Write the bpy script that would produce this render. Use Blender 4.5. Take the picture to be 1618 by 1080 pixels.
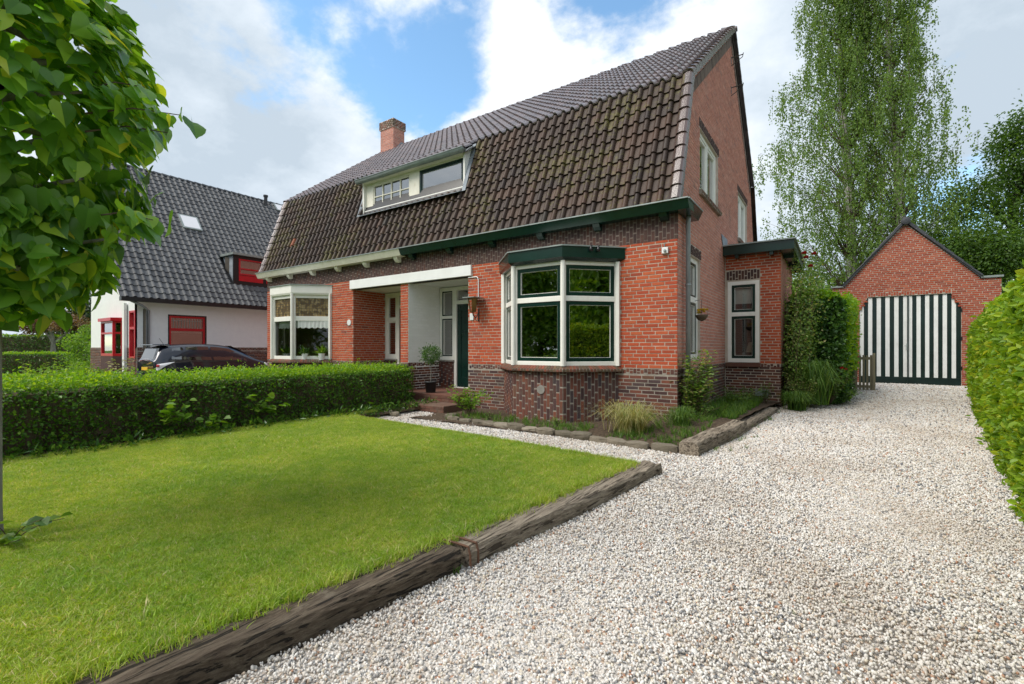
import bpy, math, random
import numpy as np
from mathutils import Matrix, Vector
random.seed(7); rng = np.random.default_rng(11)
for o in list(bpy.data.objects): bpy.data.objects.remove(o)
S = bpy.context.scene; C = S.collection; R = math.radians

# ------------------------------------------------------------------ camera, sky, sun, exposure
cam = bpy.data.objects.new('camera', bpy.data.cameras.new('camera')); C.objects.link(cam); S.camera = cam
CAM = Vector((0, 0, 1.2))
cam.location = CAM; cam.rotation_euler = (R(90), 0, R(34.63))
cam.data.sensor_width = 36; cam.data.lens = 740 / 1618 * 36; cam.data.shift_y = 10 / 1618
cam.data.clip_start = 0.05; cam.data.clip_end = 2000
SUN_EL, SUN_AZ = 50, 214          # azimuth clockwise from +Y (compass style)
W = bpy.data.worlds.new('World'); S.world = W; W.use_nodes = True
nt = W.node_tree; nt.nodes.clear(); N = nt.nodes.new; L = nt.links.new
out = N('ShaderNodeOutputWorld'); bg = N('ShaderNodeBackground'); bg.inputs[1].default_value = 0.10
sky = N('ShaderNodeTexSky'); sky.sky_type = 'NISHITA'; sky.sun_disc = False
sky.sun_elevation = R(SUN_EL); sky.sun_rotation = R(SUN_AZ); sky.air_density = 1.0; sky.dust_density = 0.6; sky.ozone_density = 1.5
tc = N('ShaderNodeTexCoord'); sep = N('ShaderNodeSeparateXYZ'); L(tc.outputs['Generated'], sep.inputs[0])
def math_(op, a, b=None, c=None, clamp=False):
    m = N('ShaderNodeMath'); m.operation = op; m.use_clamp = clamp
    for i, v in enumerate((a, b, c)):
        if v is None: continue
        if isinstance(v, (int, float)): m.inputs[i].default_value = v
        else: L(v, m.inputs[i])
    return m.outputs[0]
den = math_('ADD', math_('MAXIMUM', sep.outputs[2], 0.0), 0.38)
comb = N('ShaderNodeCombineXYZ'); L(math_('DIVIDE', sep.outputs[0], den), comb.inputs[0]); L(math_('DIVIDE', sep.outputs[1], den), comb.inputs[1])
def noise(vec, scale, detail, rough, dist=0.0, off=(0, 0, 0)):
    mp = N('ShaderNodeMapping'); mp.inputs['Location'].default_value = off; L(vec, mp.inputs[0])
    n = N('ShaderNodeTexNoise'); n.inputs['Scale'].default_value = scale; n.inputs['Detail'].default_value = detail
    n.inputs['Roughness'].default_value = rough; n.inputs['Distortion'].default_value = dist; L(mp.outputs[0], n.inputs['Vector']); return n.outputs['Fac']
n1 = noise(comb.outputs[0], 1.9, 9, 0.55, 0.2, (3.1, 1.4, 0.0))
n2 = noise(comb.outputs[0], 1.15, 7, 0.52, 0.1, (7.7, 2.2, 0.0))
n3 = noise(comb.outputs[0], 5.0, 8, 0.62, 0.0, (1.0, 9.2, 0.0))
# breaks in the cloud deck: one large one above the ridge, a smaller one further right
def lobe(px, py, width):
    t = (px - 809) / 740; e = (550 - py) / 740
    v = Vector((-0.5682 + t * 0.8229, 0.8229 + t * 0.5682, e)).normalized()
    vm = N('ShaderNodeVectorMath'); vm.operation = 'DOT_PRODUCT'; L(tc.outputs['Generated'], vm.inputs[0]); vm.inputs[1].default_value = v
    mr = N('ShaderNodeMapRange'); mr.interpolation_type = 'SMOOTHSTEP'; mr.inputs['From Min'].default_value = math.cos(R(width)); mr.inputs['From Max'].default_value = 1.0
    L(vm.outputs['Value'], mr.inputs['Value']); return mr.outputs[0]
gap = math_('MAXIMUM', math_('MAXIMUM', lobe(655, 60, 12), math_('MULTIPLY', lobe(560, -60, 12), 0.8)), math_('MULTIPLY', lobe(1000, -130, 14), 0.7))
dens = math_('SUBTRACT', math_('ADD', math_('MULTIPLY', n1, 0.75), math_('MULTIPLY', n3, 0.25)), math_('MULTIPLY', gap, 0.19))
mask = N('ShaderNodeMapRange'); mask.interpolation_type = 'SMOOTHSTEP'
mask.inputs['From Min'].default_value = 0.355; mask.inputs['From Max'].default_value = 0.45; L(dens, mask.inputs['Value'])
shade = math_('ADD', math_('MULTIPLY', n2, 0.62), math_('MULTIPLY', n3, 0.38))
dark = math_('MAXIMUM', math_('MULTIPLY', lobe(290, 190, 20), 0.8), lobe(1560, 70, 22))
bright = math_('MAXIMUM', lobe(500, 150, 18), math_('MULTIPLY', lobe(850, 60, 14), 0.8))
shade = math_('ADD', math_('SUBTRACT', shade, math_('MULTIPLY', dark, 0.13)), math_('MULTIPLY', bright, 0.05))
ramp = N('ShaderNodeValToRGB'); L(shade, ramp.inputs[0])
cr = ramp.color_ramp; cr.elements[0].position = 0.36; cr.elements[0].color = (0.46, 0.54, 0.62, 1)
cr.elements[1].position = 0.62; cr.elements[1].color = (0.84, 0.87, 0.90, 1)
e = cr.elements.new(0.46); e.color = (0.60, 0.675, 0.75, 1); e = cr.elements.new(0.54); e.color = (0.74, 0.795, 0.85, 1)
up = N('ShaderNodeVectorMath'); up.operation = 'SCALE'; up.inputs['Scale'].default_value = 6.6; L(ramp.outputs[0], up.inputs[0])
mix = N('ShaderNodeMix'); mix.data_type = 'RGBA'; L(mask.outputs[0], mix.inputs[0]); L(up.outputs[0], mix.inputs[7])
skyg = N('ShaderNodeVectorMath'); skyg.operation = 'SCALE'; skyg.inputs['Scale'].default_value = 1.45; L(sky.outputs[0], skyg.inputs[0]); skt = N('ShaderNodeVectorMath'); skt.operation = 'MULTIPLY'; skt.inputs[1].default_value = (.88, 1.06, 1.03); L(skyg.outputs[0], skt.inputs[0]); L(skt.outputs[0], mix.inputs[6])
L(mix.outputs[2], bg.inputs[0]); L(bg.outputs[0], out.inputs[0])
sl = bpy.data.lights.new('sun', 'SUN'); sl.energy = 1.9; sl.angle = R(34); sl.color = (1.0, 0.94, 0.85)
so = bpy.data.objects.new('sun', sl); C.objects.link(so); so.rotation_euler = (R(90 - SUN_EL), 0, R(180 - SUN_AZ))
S.view_settings.view_transform = 'Standard'; S.view_settings.look = 'None'; S.view_settings.exposure = 0.98; S.view_settings.gamma = 1
S.view_settings.use_curve_mapping = False

# ------------------------------------------------------------------ materials
def lin(c): return tuple(c) + (1,)
class MN:
    def __init__(s, name):
        s.m = bpy.data.materials.new(name); s.m.use_nodes = True; s.t = s.m.node_tree; s.b = s.t.nodes['Principled BSDF']
    def n(s, k, **kw):
        x = s.t.nodes.new(k)
        for a, v in kw.items(): setattr(x, a, v)
        return x
    def l(s, a, b): s.t.links.new(a, b)
    def math(s, op, a, b=0.0, clamp=False):
        m = s.n('ShaderNodeMath', operation=op, use_clamp=clamp)
        for i, v in enumerate((a, b)):
            if isinstance(v, (int, float)): m.inputs[i].default_value = v
            else: s.l(v, m.inputs[i])
        return m.outputs[0]
    def noise(s, scale, detail=4, rough=.55, stretch=None, obj=False):
        tc = s.n('ShaderNodeTexCoord'); src = tc.outputs['Object'] if obj else s.n('ShaderNodeNewGeometry').outputs['Position']
        if stretch:
            mp = s.n('ShaderNodeMapping'); mp.inputs['Scale'].default_value = stretch; s.l(src, mp.inputs[0]); src = mp.outputs[0]
        x = s.n('ShaderNodeTexNoise'); x.inputs['Scale'].default_value = scale; x.inputs['Detail'].default_value = detail; x.inputs['Roughness'].default_value = rough
        s.l(src, x.inputs['Vector']); return x.outputs['Fac']
    def ramp(s, fac, stops, interp='LINEAR'):
        r = s.n('ShaderNodeValToRGB'); r.color_ramp.interpolation = interp; s.l(fac, r.inputs[0]); E = r.color_ramp.elements
        while len(E) > 1: E.remove(E[-1])
        E[0].position = stops[0][0]; E[0].color = lin(stops[0][1])
        for p, c in stops[1:]: x = E.new(p); x.color = lin(c)
        return r.outputs[0]
    def mixc(s, fac, a, b, mode='MIX'):
        x = s.n('ShaderNodeMix', data_type='RGBA', blend_type=mode)
        for i, v in ((0, fac), (6, a), (7, b)):
            if isinstance(v, (int, float)): x.inputs[i].default_value = v
            elif isinstance(v, tuple): x.inputs[i].default_value = lin(v)
            else: s.l(v, x.inputs[i])
        return x.outputs[2]
    def sm(s, v, lo, hi):
        r = s.n('ShaderNodeMapRange', interpolation_type='SMOOTHSTEP'); r.inputs['From Min'].default_value = lo; r.inputs['From Max'].default_value = hi
        s.l(v, r.inputs['Value']); return r.outputs[0]
    def rnd(s):
        g = s.n('ShaderNodeNewGeometry'); o = s.n('ShaderNodeObjectInfo')
        return s.math('FRACT', s.math('ADD', g.outputs['Random Per Island'], o.outputs['Random']))
    def bump(s, h, strength=.3, dist=.01):
        b = s.n('ShaderNodeBump'); b.inputs['Strength'].default_value = strength; b.inputs['Distance'].default_value = dist
        s.l(h, b.inputs['Height']); s.l(b.outputs[0], s.b.inputs['Normal'])
    def col(s, c):
        if isinstance(c, tuple): s.b.inputs['Base Color'].default_value = lin(c)
        else: s.l(c, s.b.inputs['Base Color'])
    def rough(s, r, spec=.5):
        s.b.inputs['Roughness'].default_value = r; s.b.inputs['Specular IOR Level'].default_value = spec; return s.m
M = {}
def paint(name, c, rough=.4, var=.08, metal=0, bump=.12, dirt=None, spec=.5):
    a = MN(name); n = a.noise(3.5, 6, .6); n2 = a.noise(60, 3, .6)
    lo = tuple(x * (1 - var * 1.6) for x in c); hi = tuple(min(1, x * (1 + var)) for x in c)
    col = a.ramp(n, [(.3, lo), (.7, hi)])
    if dirt: col = a.mixc(a.math('MULTIPLY', a.sm(a.noise(9, 8, .7, (1, 1, .35)), .5, .75), .6), col, dirt)
    a.col(col); a.bump(n2, bump, .002); a.b.inputs['Metallic'].default_value = metal
    M[name] = a.rough(rough, spec); return M[name]
def brickmat(name, stops, mottle=.5, soot=None, sootlo=.5, dust=None):
    a = MN(name); r = a.rnd(); c = a.ramp(r, stops)
    n = a.noise(28, 5, .65); c = a.mixc(mottle, c, a.ramp(n, [(.25, (.45, .42, .42)), (.75, (1.0, 1.0, 1.0))]), 'MULTIPLY')
    if soot:
        w = a.sm(a.noise(1.6, 8, .68), sootlo, sootlo + .22); c = a.mixc(a.math('MULTIPLY', w, .75), c, soot)
    if dust:
        w = a.sm(a.noise(3.2, 8, .7), .52, .75); c = a.mixc(a.math('MULTIPLY', w, .45), c, dust)
    a.col(c); a.bump(a.noise(160, 4, .7), .5, .004); M[name] = a.rough(.82, .3)
brickmat('red_brick', [(0, (.36, .065, .030)), (.3, (.50, .092, .034)), (.6, (.43, .078, .036)), (.85, (.55, .125, .048)), (1, (.27, .065, .045))], .45, (.16, .075, .055), .60)
brickmat('gable_brick', [(0, (.50, .205, .155)), (.3, (.62, .265, .195)), (.6, (.55, .235, .18)), (.85, (.68, .31, .23)), (1, (.42, .19, .155))], .5, (.20, .12, .10), .55)
brickmat('dark_brick', [(0, (.055, .032, .034)), (.2, (.14, .052, .038)), (.4, (.07, .052, .056)), (.6, (.20, .068, .045)), (.8, (.085, .05, .045)), (.93, (.23, .075, .045)), (1, (.13, .075, .05))], .5, (.05, .043, .036), .58, (.15, .12, .09))
brickmat('band_brick', [(0, (.06, .036, .034)), (.3, (.10, .05, .042)), (.6, (.075, .045, .042)), (.85, (.13, .06, .045)), (1, (.09, .06, .05))], .5, (.05, .04, .035), .55, (.14, .11, .09))
brickmat('rake_brick', [(0, (.13, .09, .075)), (.5, (.20, .145, .12)), (1, (.26, .19, .16))], .5)
brickmat('garage_brick', [(0, (.28, .06, .035)), (.35, (.41, .092, .045)), (.7, (.34, .072, .042)), (1, (.47, .13, .07))], .4, (.22, .11, .08), .6)
brickmat('white_brick', [(0, (.82, .82, .80)), (.5, (.85, .85, .83)), (1, (.87, .87, .85))], .08)
brickmat('sill_brick', [(0, (.11, .06, .045)), (.3, (.26, .08, .05)), (.6, (.10, .075, .05)), (1, (.17, .10, .06))], .5, (.09, .10, .045), .48)
def mortar(name, c, c2):
    a = MN(name); a.col(a.ramp(a.noise(5, 8, .65), [(.3, c2), (.7, c)])); a.bump(a.noise(220, 4, .7), .5, .003); M[name] = a.rough(.95, .2)
mortar('mortar', (.56, .49, .41), (.40, .33, .27)); mortar('dark_mortar', (.40, .36, .31), (.20, .175, .15)); mortar('gable_mortar', (.62, .52, .46), (.46, .37, .32))
mortar('band_mortar', (.25, .20, .17), (.12, .09, .08))
mortar('garage_mortar', (.52, .47, .40), (.38, .32, .26)); mortar('white_mortar', (.84, .84, .81), (.78, .78, .75)); mortar('concrete', (.36, .34, .31), (.22, .21, .19))
mortar('render_white', (.80, .81, .82), (.74, .75, .77)); mortar('lead', (.34, .37, .41), (.20, .22, .25))
def tilemat(name, stops, moss, mlo, rough, spec=.5, coat=0):
    a = MN(name); c = a.ramp(a.rnd(), stops)
    c = a.mixc(.5, c, a.ramp(a.noise(22, 6, .7), [(.25, (.4, .4, .4)), (.75, (1, 1, 1))]), 'MULTIPLY')
    if moss:
        w = a.sm(a.math('ADD', a.math('MULTIPLY', a.noise(.9, 3, .5), .35), a.math('MULTIPLY', a.noise(11, 8, .75), .65)), mlo, mlo + .12)
        c = a.mixc(a.math('MULTIPLY', w, .8), c, a.ramp(a.noise(45, 3, .6), [(.3, moss[0]), (.7, moss[1])]))
    if moss: c = a.mixc(a.math('MULTIPLY', a.sm(a.noise(38, 6, .8), .60, .70), .5), c, (.22, .20, .17))
    a.col(c); a.bump(a.noise(90, 5, .7), .5, .004); M[name] = a.rough(rough, spec)
tilemat('roof_tile', [(0, (.034, .021, .018)), (.3, (.058, .032, .022)), (.55, (.044, .027, .020)), (.85, (.075, .040, .026)), (.97, (.085, .045, .03)), (1, (.038, .030, .024))], ((.045, .042, .010), (.17, .15, .03)), .505, .55, .3)
tilemat('upper_tile', [(0, (.18, .15, .16)), (.5, (.24, .20, .21)), (.85, (.28, .215, .215)), (1, (.20, .185, .19))], ((.08, .08, .05), (.14, .13, .08)), .64, .30, .9)
tilemat('verge_tile', [(0, (.08, .045, .04)), (.5, (.13, .075, .065)), (1, (.10, .07, .065))], None, .64, .22, 1.0)
tilemat('grey_tile', [(0, (.07, .073, .08)), (.5, (.10, .104, .112)), (1, (.125, .13, .138))], ((.07, .07, .035), (.12, .115, .06)), .60, .6, .4)
tilemat('black_tile', [(0, (.035, .038, .045)), (1, (.055, .06, .07))], None, 1, .45)
tilemat('orange_tile', [(0, (.33, .10, .05)), (1, (.40, .14, .07))], None, 1, .7)
paint('white_paint', (.84, .82, .77), .35, .04, dirt=(.74, .71, .63)); paint('cream_paint', (.80, .76, .65), .45, .07, dirt=(.60, .55, .42))
paint('white_plaster', (.80, .81, .80), .6, .04); paint('green_paint', (.006, .028, .022), .22, .15); paint('dark_green_board', (.006, .02, .019), .35, .2, dirt=(.03, .04, .035))
paint('white_board', (.80, .81, .80), .45, .05, dirt=(.60, .61, .57)); paint('red_paint', (.50, .008, .018), .3, .1); paint('black_paint', (.012, .012, .014), .35, .2)
paint('maroon_paint', (.10, .012, .012), .3, .1); paint('zinc', (.30, .34, .33), .45, .15, metal=.35, dirt=(.20, .24, .22)); paint('pvc_grey', (.27, .29, .31), .4, .08, dirt=(.18, .19, .19))
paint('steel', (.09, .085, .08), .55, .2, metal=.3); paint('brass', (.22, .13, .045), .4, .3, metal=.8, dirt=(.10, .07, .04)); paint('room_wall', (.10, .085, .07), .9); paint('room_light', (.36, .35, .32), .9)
paint('curtain', (.70, .72, .70), .9); paint('lamp_shade', (.72, .66, .52), .8); paint('pot_white', (.75, .76, .76), .25); paint('pot_black', (.016, .017, .019), .45)
paint('tyre', (.018, .018, .018), .8); paint('alloy', (.45, .46, .48), .3, metal=.8); paint('rubber', (.02, .02, .02), .6); paint('number_plate', (.75, .45, .03), .4)
paint('rust', (.12, .055, .03), .8, .3); paint('blossom', (.75, .72, .68), .6); paint('rose_red', (.45, .01, .015), .6); paint('yellow_flower', (.75, .50, .02), .6)
a = MN('car_paint'); a.col((.006, .009, .022)); a.b.inputs['Coat Weight'].default_value = 1; a.b.inputs['Coat Roughness'].default_value = .03; a.b.inputs['Metallic'].default_value = .3; M['car_paint'] = a.rough(.3)
a = MN('lamp_lens'); a.col((.75, .75, .78)); M['lamp_lens'] = a.rough(.08, .8); a = MN('red_lens'); a.col((.45, .01, .01)); M['red_lens'] = a.rough(.1, .8)
def glass(name, refl, tint, rough=0.0, dark=None):
    m = bpy.data.materials.new(name); m.use_nodes = True; t = m.node_tree; t.nodes.clear()
    o = t.nodes.new('ShaderNodeOutputMaterial'); mx = t.nodes.new('ShaderNodeMixShader'); g = t.nodes.new('ShaderNodeBsdfGlossy'); g.inputs['Roughness'].default_value = rough
    g.inputs['Color'].default_value = (1, 1, 1, 1); tr = t.nodes.new('ShaderNodeBsdfTransparent'); tr.inputs[0].default_value = lin(tint)
    f = t.nodes.new('ShaderNodeFresnel'); f.inputs[0].default_value = 1.5; ad = t.nodes.new('ShaderNodeMath'); ad.operation = 'ADD'; ad.use_clamp = True; ad.inputs[1].default_value = refl
    nz = t.nodes.new('ShaderNodeTexNoise'); nz.inputs['Scale'].default_value = 2.2; b = t.nodes.new('ShaderNodeBump'); b.inputs['Strength'].default_value = .02; b.inputs['Distance'].default_value = .03
    tcn = t.nodes.new('ShaderNodeNewGeometry'); t.links.new(tcn.outputs['Position'], nz.inputs['Vector']); t.links.new(nz.outputs['Fac'], b.inputs['Height']); t.links.new(b.outputs[0], g.inputs['Normal'])
    t.links.new(f.outputs[0], ad.inputs[0]); t.links.new(ad.outputs[0], mx.inputs[0]); t.links.new(tr.outputs[0], mx.inputs[1]); t.links.new(g.outputs[0], mx.inputs[2]); t.links.new(mx.outputs[0], o.inputs[0]); M[name] = m
glass('glass', .30, (.55, .58, .56)); glass('soft_glass', .10, (.8, .82, .8)); glass('clear_glass', .03, (.9, .92, .9)); glass('car_glass', .14, (.10, .11, .12))
def leafmat(name, stops, trans=.35, rough=.45, tcol=None, spec=.4, big=((.72, .76, .66), (1.1, 1.08, 1.0))):
    a = MN(name); r = a.rnd(); c = a.ramp(r, stops)
    n = a.noise(.9, 3, .5) if name != 'grass_blade' else a.math('ADD', a.math('MULTIPLY', a.noise(.8, 3, .5), .5), a.math('MULTIPLY', a.noise(5.5, 4, .6), .5)); c = a.mixc(.75, c, a.ramp(n, [(.3 if name != 'grass_blade' else .40, big[0]), (.7 if name != 'grass_blade' else .60, big[1])]), 'MULTIPLY')
    a.col(c); a.rough(rough, spec); o = a.t.nodes['Material Output']
    tr = a.n('ShaderNodeBsdfTranslucent'); tc2 = a.mixc(1.0, c, tcol or (1.9, 1.75, .6), 'MULTIPLY'); a.l(tc2, tr.inputs[0])
    mx = a.n('ShaderNodeMixShader'); mx.inputs[0].default_value = trans; a.l(a.b.outputs[0], mx.inputs[1]); a.l(tr.outputs[0], mx.inputs[2]); a.l(mx.outputs[0], o.inputs[0]); M[name] = a.m
leafmat('lime_leaf', [(0, (.09, .21, .04)), (.5, (.16, .34, .05)), (.8, (.26, .46, .06)), (.92, (.42, .58, .06)), (1, (.60, .58, .08))], .5, .30)
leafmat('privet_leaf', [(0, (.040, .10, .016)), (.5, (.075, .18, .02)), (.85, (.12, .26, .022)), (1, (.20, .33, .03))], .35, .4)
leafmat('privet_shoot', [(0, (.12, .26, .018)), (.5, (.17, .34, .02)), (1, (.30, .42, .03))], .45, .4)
leafmat('beech_leaf', [(0, (.12, .24, .018)), (.4, (.19, .33, .02)), (.8, (.27, .40, .022)), (1, (.38, .42, .03))], .42, .45)
leafmat('beech_inner', [(0, (.05, .12, .015)), (1, (.13, .24, .02))], .35, .45)
leafmat('ivy_leaf', [(0, (.035, .09, .024)), (.6, (.065, .16, .034)), (1, (.14, .26, .04))], .2, .3)
leafmat('birch_leaf', [(0, (.08, .15, .035)), (.5, (.13, .22, .05)), (1, (.20, .30, .07))], .45, .5)
leafmat('oak_leaf', [(0, (.035, .085, .016)), (.5, (.065, .14, .02)), (1, (.12, .21, .03))], .4, .5)
leafmat('dark_leaf', [(0, (.018, .042, .012)), (.5, (.03, .066, .018)), (1, (.055, .10, .025))], .25, .5)
leafmat('bright_leaf', [(0, (.09, .2, .02)), (.5, (.14, .28, .025)), (1, (.22, .34, .035))], .4, .5)
leafmat('rose_leaf', [(0, (.08, .16, .035)), (.5, (.14, .25, .05)), (.8, (.24, .36, .08)), (1, (.42, .36, .18))], .35, .45)
leafmat('copper_leaf', [(0, (.10, .06, .035)), (1, (.22, .13, .07))], .3, .5)
leafmat('straw_leaf', [(0, (.25, .24, .10)), (.5, (.40, .36, .18)), (1, (.12, .20, .05))], .3, .5)
leafmat('grass_blade', [(0, (.17, .28, .024)), (.4, (.26, .39, .032)), (.72, (.34, .48, .05)), (.87, (.46, .46, .15)), (1, (.56, .49, .28))], .35, .55, big=((.72, .85, .78), (1.25, 1.1, 1.3)))
leafmat('weed_leaf', [(0, (.05, .12, .02)), (.6, (.09, .19, .03)), (1, (.18, .28, .05))], .35, .5)
def bark(name, c1, c2, scale=9, st=(1, 1, .25)):
    a = MN(name); n = a.noise(scale, 8, .7, st); a.col(a.ramp(n, [(.35, c1), (.65, c2)])); a.bump(n, .7, .02); M[name] = a.rough(.9, .2)
bark('bark', (.04, .033, .026), (.14, .115, .09)); bark('grey_bark', (.16, .15, .13), (.34, .32, .29)); bark('birch_bark', (.10, .09, .08), (.60, .58, .54), 5, (1, 1, .9)); bark('twig', (.06, .045, .03), (.15, .11, .075))
bark('soil', (.03, .022, .015), (.12, .085, .058), 22, (1, 1, 1))
# weathered railway sleeper
a = MN('sleeper_wood'); g1 = a.noise(5, 10, .75, (9, .8, 9)); g2 = a.noise(.9, 5, .6); c = a.ramp(g1, [(.25, (.022, .017, .013)), (.42, (.10, .072, .052)), (.58, (.22, .175, .13)), (.75, (.35, .30, .24))])
c = a.mixc(a.sm(g2, .42, .62), a.mixc(.5, c, (.04, .030, .022)), c); c = a.mixc(a.math('MULTIPLY', a.sm(a.noise(3, 6, .7), .58, .7), .5), c, (.30, .26, .20)); ck = a.sm(a.noise(4.5, 5, .6, (10, .45, 10)), .56, .60); c = a.mixc(a.math('MULTIPLY', ck, .85), c, (.012, .010, .008)); c = a.mixc(.5, c, a.ramp(a.noise(14, 6, .8, (9, 1.2, 9)), [(.35, (.35, .33, .3)), (.65, (1.2, 1.18, 1.1))]), 'MULTIPLY'); a.col(c); a.bump(a.math('SUBTRACT', g1, ck), 1.0, .015); M['sleeper_wood'] = a.rough(.85, .25)
a = MN('fence_wood'); c = a.ramp(a.noise(5, 6, .7, (6, 6, .5)), [(.3, (.14, .12, .075)), (.7, (.30, .26, .17))]); a.col(c); M['fence_wood'] = a.rough(.9)
a = MN('stained_glass'); v = a.n('ShaderNodeTexVoronoi'); v.inputs['Scale'].default_value = 12; a.l(a.n('ShaderNodeNewGeometry').outputs['Position'], v.inputs['Vector']); sx = a.n('ShaderNodeSeparateColor'); a.l(v.outputs['Color'], sx.inputs[0]); a.col(a.ramp(sx.outputs[0], [(0, (.14, .085, .03)), (.5, (.28, .19, .07)), (.8, (.36, .26, .12)), (1, (.14, .18, .22))], 'CONSTANT')); M['stained_glass'] = a.rough(.4)
a = MN('sleeper_pale'); g1 = a.noise(5, 10, .75, (9, .8, 9)); c = a.ramp(g1, [(.25, (.05, .04, .032)), (.42, (.20, .165, .13)), (.6, (.36, .31, .25)), (.78, (.47, .42, .35))]); c = a.mixc(a.math('MULTIPLY', a.sm(a.noise(1.3, 6, .7), .5, .68), .6), c, (.13, .10, .075)); ck = a.sm(a.noise(4.5, 5, .6, (10, .45, 10)), .57, .61); c = a.mixc(a.math('MULTIPLY', ck, .8), c, (.04, .03, .022)); c = a.mixc(.5, c, a.ramp(a.noise(14, 6, .8, (9, 1.2, 9)), [(.35, (.4, .37, .33)), (.65, (1.15, 1.1, 1.0))]), 'MULTIPLY'); a.col(c); a.bump(a.math('SUBTRACT', g1, ck), 1.0, .015); M['sleeper_pale'] = a.rough(.85, .25)
# gravel stones and the bed beneath them
GR = [(0, (.60, .56, .52)), (.25, (.73, .70, .67)), (.45, (.67, .65, .63)), (.6, (.80, .78, .75)), (.72, (.50, .40, .32)), (.8, (.66, .60, .50)), (.87, (.30, .30, .31)), (.93, (.17, .18, .20)), (.965, (.42, .23, .15)), (.985, (.72, .69, .64)), (1, (.55, .47, .4))]
a = MN('gravel_stone'); c = a.ramp(a.n('ShaderNodeObjectInfo').outputs['Random'], GR, 'CONSTANT'); c = a.mixc(.3, c, a.ramp(a.noise(90, 4, .6), [(.3, (.6, .58, .55)), (.7, (1, 1, 1))]), 'MULTIPLY')
w = a.sm(a.noise(.55, 6, .65), .45, .62); c = a.mixc(a.math('MULTIPLY', w, .36), c, (.40, .33, .26)); a.col(c); M['gravel_stone'] = a.rough(.75, .3)
a = MN('gravel_bed'); v = a.n('ShaderNodeTexVoronoi'); v.inputs['Scale'].default_value = 62; a.l(a.n('ShaderNodeNewGeometry').outputs['Position'], v.inputs['Vector'])
sx = a.n('ShaderNodeSeparateColor'); a.l(v.outputs['Color'], sx.inputs[0]); c = a.ramp(sx.outputs[0], GR, 'CONSTANT')
c = a.mixc(.75, c, a.ramp(v.outputs['Distance'], [(.0, (1, 1, 1)), (.55, (.75, .72, .68)), (.9, (.3, .27, .24))]), 'MULTIPLY'); w = a.sm(a.noise(.55, 6, .65), .45, .62); c = a.mixc(a.math('MULTIPLY', w, .36), c, (.40, .33, .26))
a.col(c); a.bump(a.math('SUBTRACT', 1.0, v.outputs['Distance']), .9, .012); M['gravel_bed'] = a.rough(.85, .25)
a = MN('lawn_soil'); c = a.ramp(a.noise(1.1, 7, .65), [(.3, (.15, .24, .02)), (.55, (.20, .31, .03)), (.75, (.30, .31, .07))]); c = a.mixc(.7, c, a.ramp(a.noise(130, 5, .75), [(.25, (.3, .3, .25)), (.7, (1.15, 1.15, 1.1))]), 'MULTIPLY'); a.col(c); a.bump(a.noise(200, 4, .8), 1, .02); M['lawn_soil'] = a.rough(.95, .1)
a = MN('ground'); c = a.ramp(a.noise(.5, 7, .7), [(.3, (.05, .10, .018)), (.7, (.10, .17, .03))]); a.col(c); a.bump(a.noise(40, 6, .8), .8, .04); M['ground'] = a.rough(.95, .1)
a = MN('paving'); c = a.ramp(a.noise(2, 7, .7), [(.3, (.16, .15, .145)), (.7, (.27, .26, .25))]); a.col(c); a.bump(a.noise(60, 5, .8), .4, .01); M['paving'] = a.rough(.9, .2)
a = MN('cobble'); c = a.ramp(a.rnd(), [(0, (.15, .13, .10)), (.5, (.24, .205, .16)), (1, (.33, .29, .235))]); c = a.mixc(.6, c, a.ramp(a.noise(14, 7, .7), [(.3, (.45, .45, .38)), (.7, (1, 1, 1))]), 'MULTIPLY'); a.col(c); a.bump(a.noise(50, 6, .7), .8, .01); M['cobble'] = a.rough(.85, .2)
brickmat('step_brick', [(0, (.12, .055, .04)), (.5, (.19, .08, .055)), (1, (.15, .09, .065))], .5, (.16, .13, .10), .5)

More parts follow.
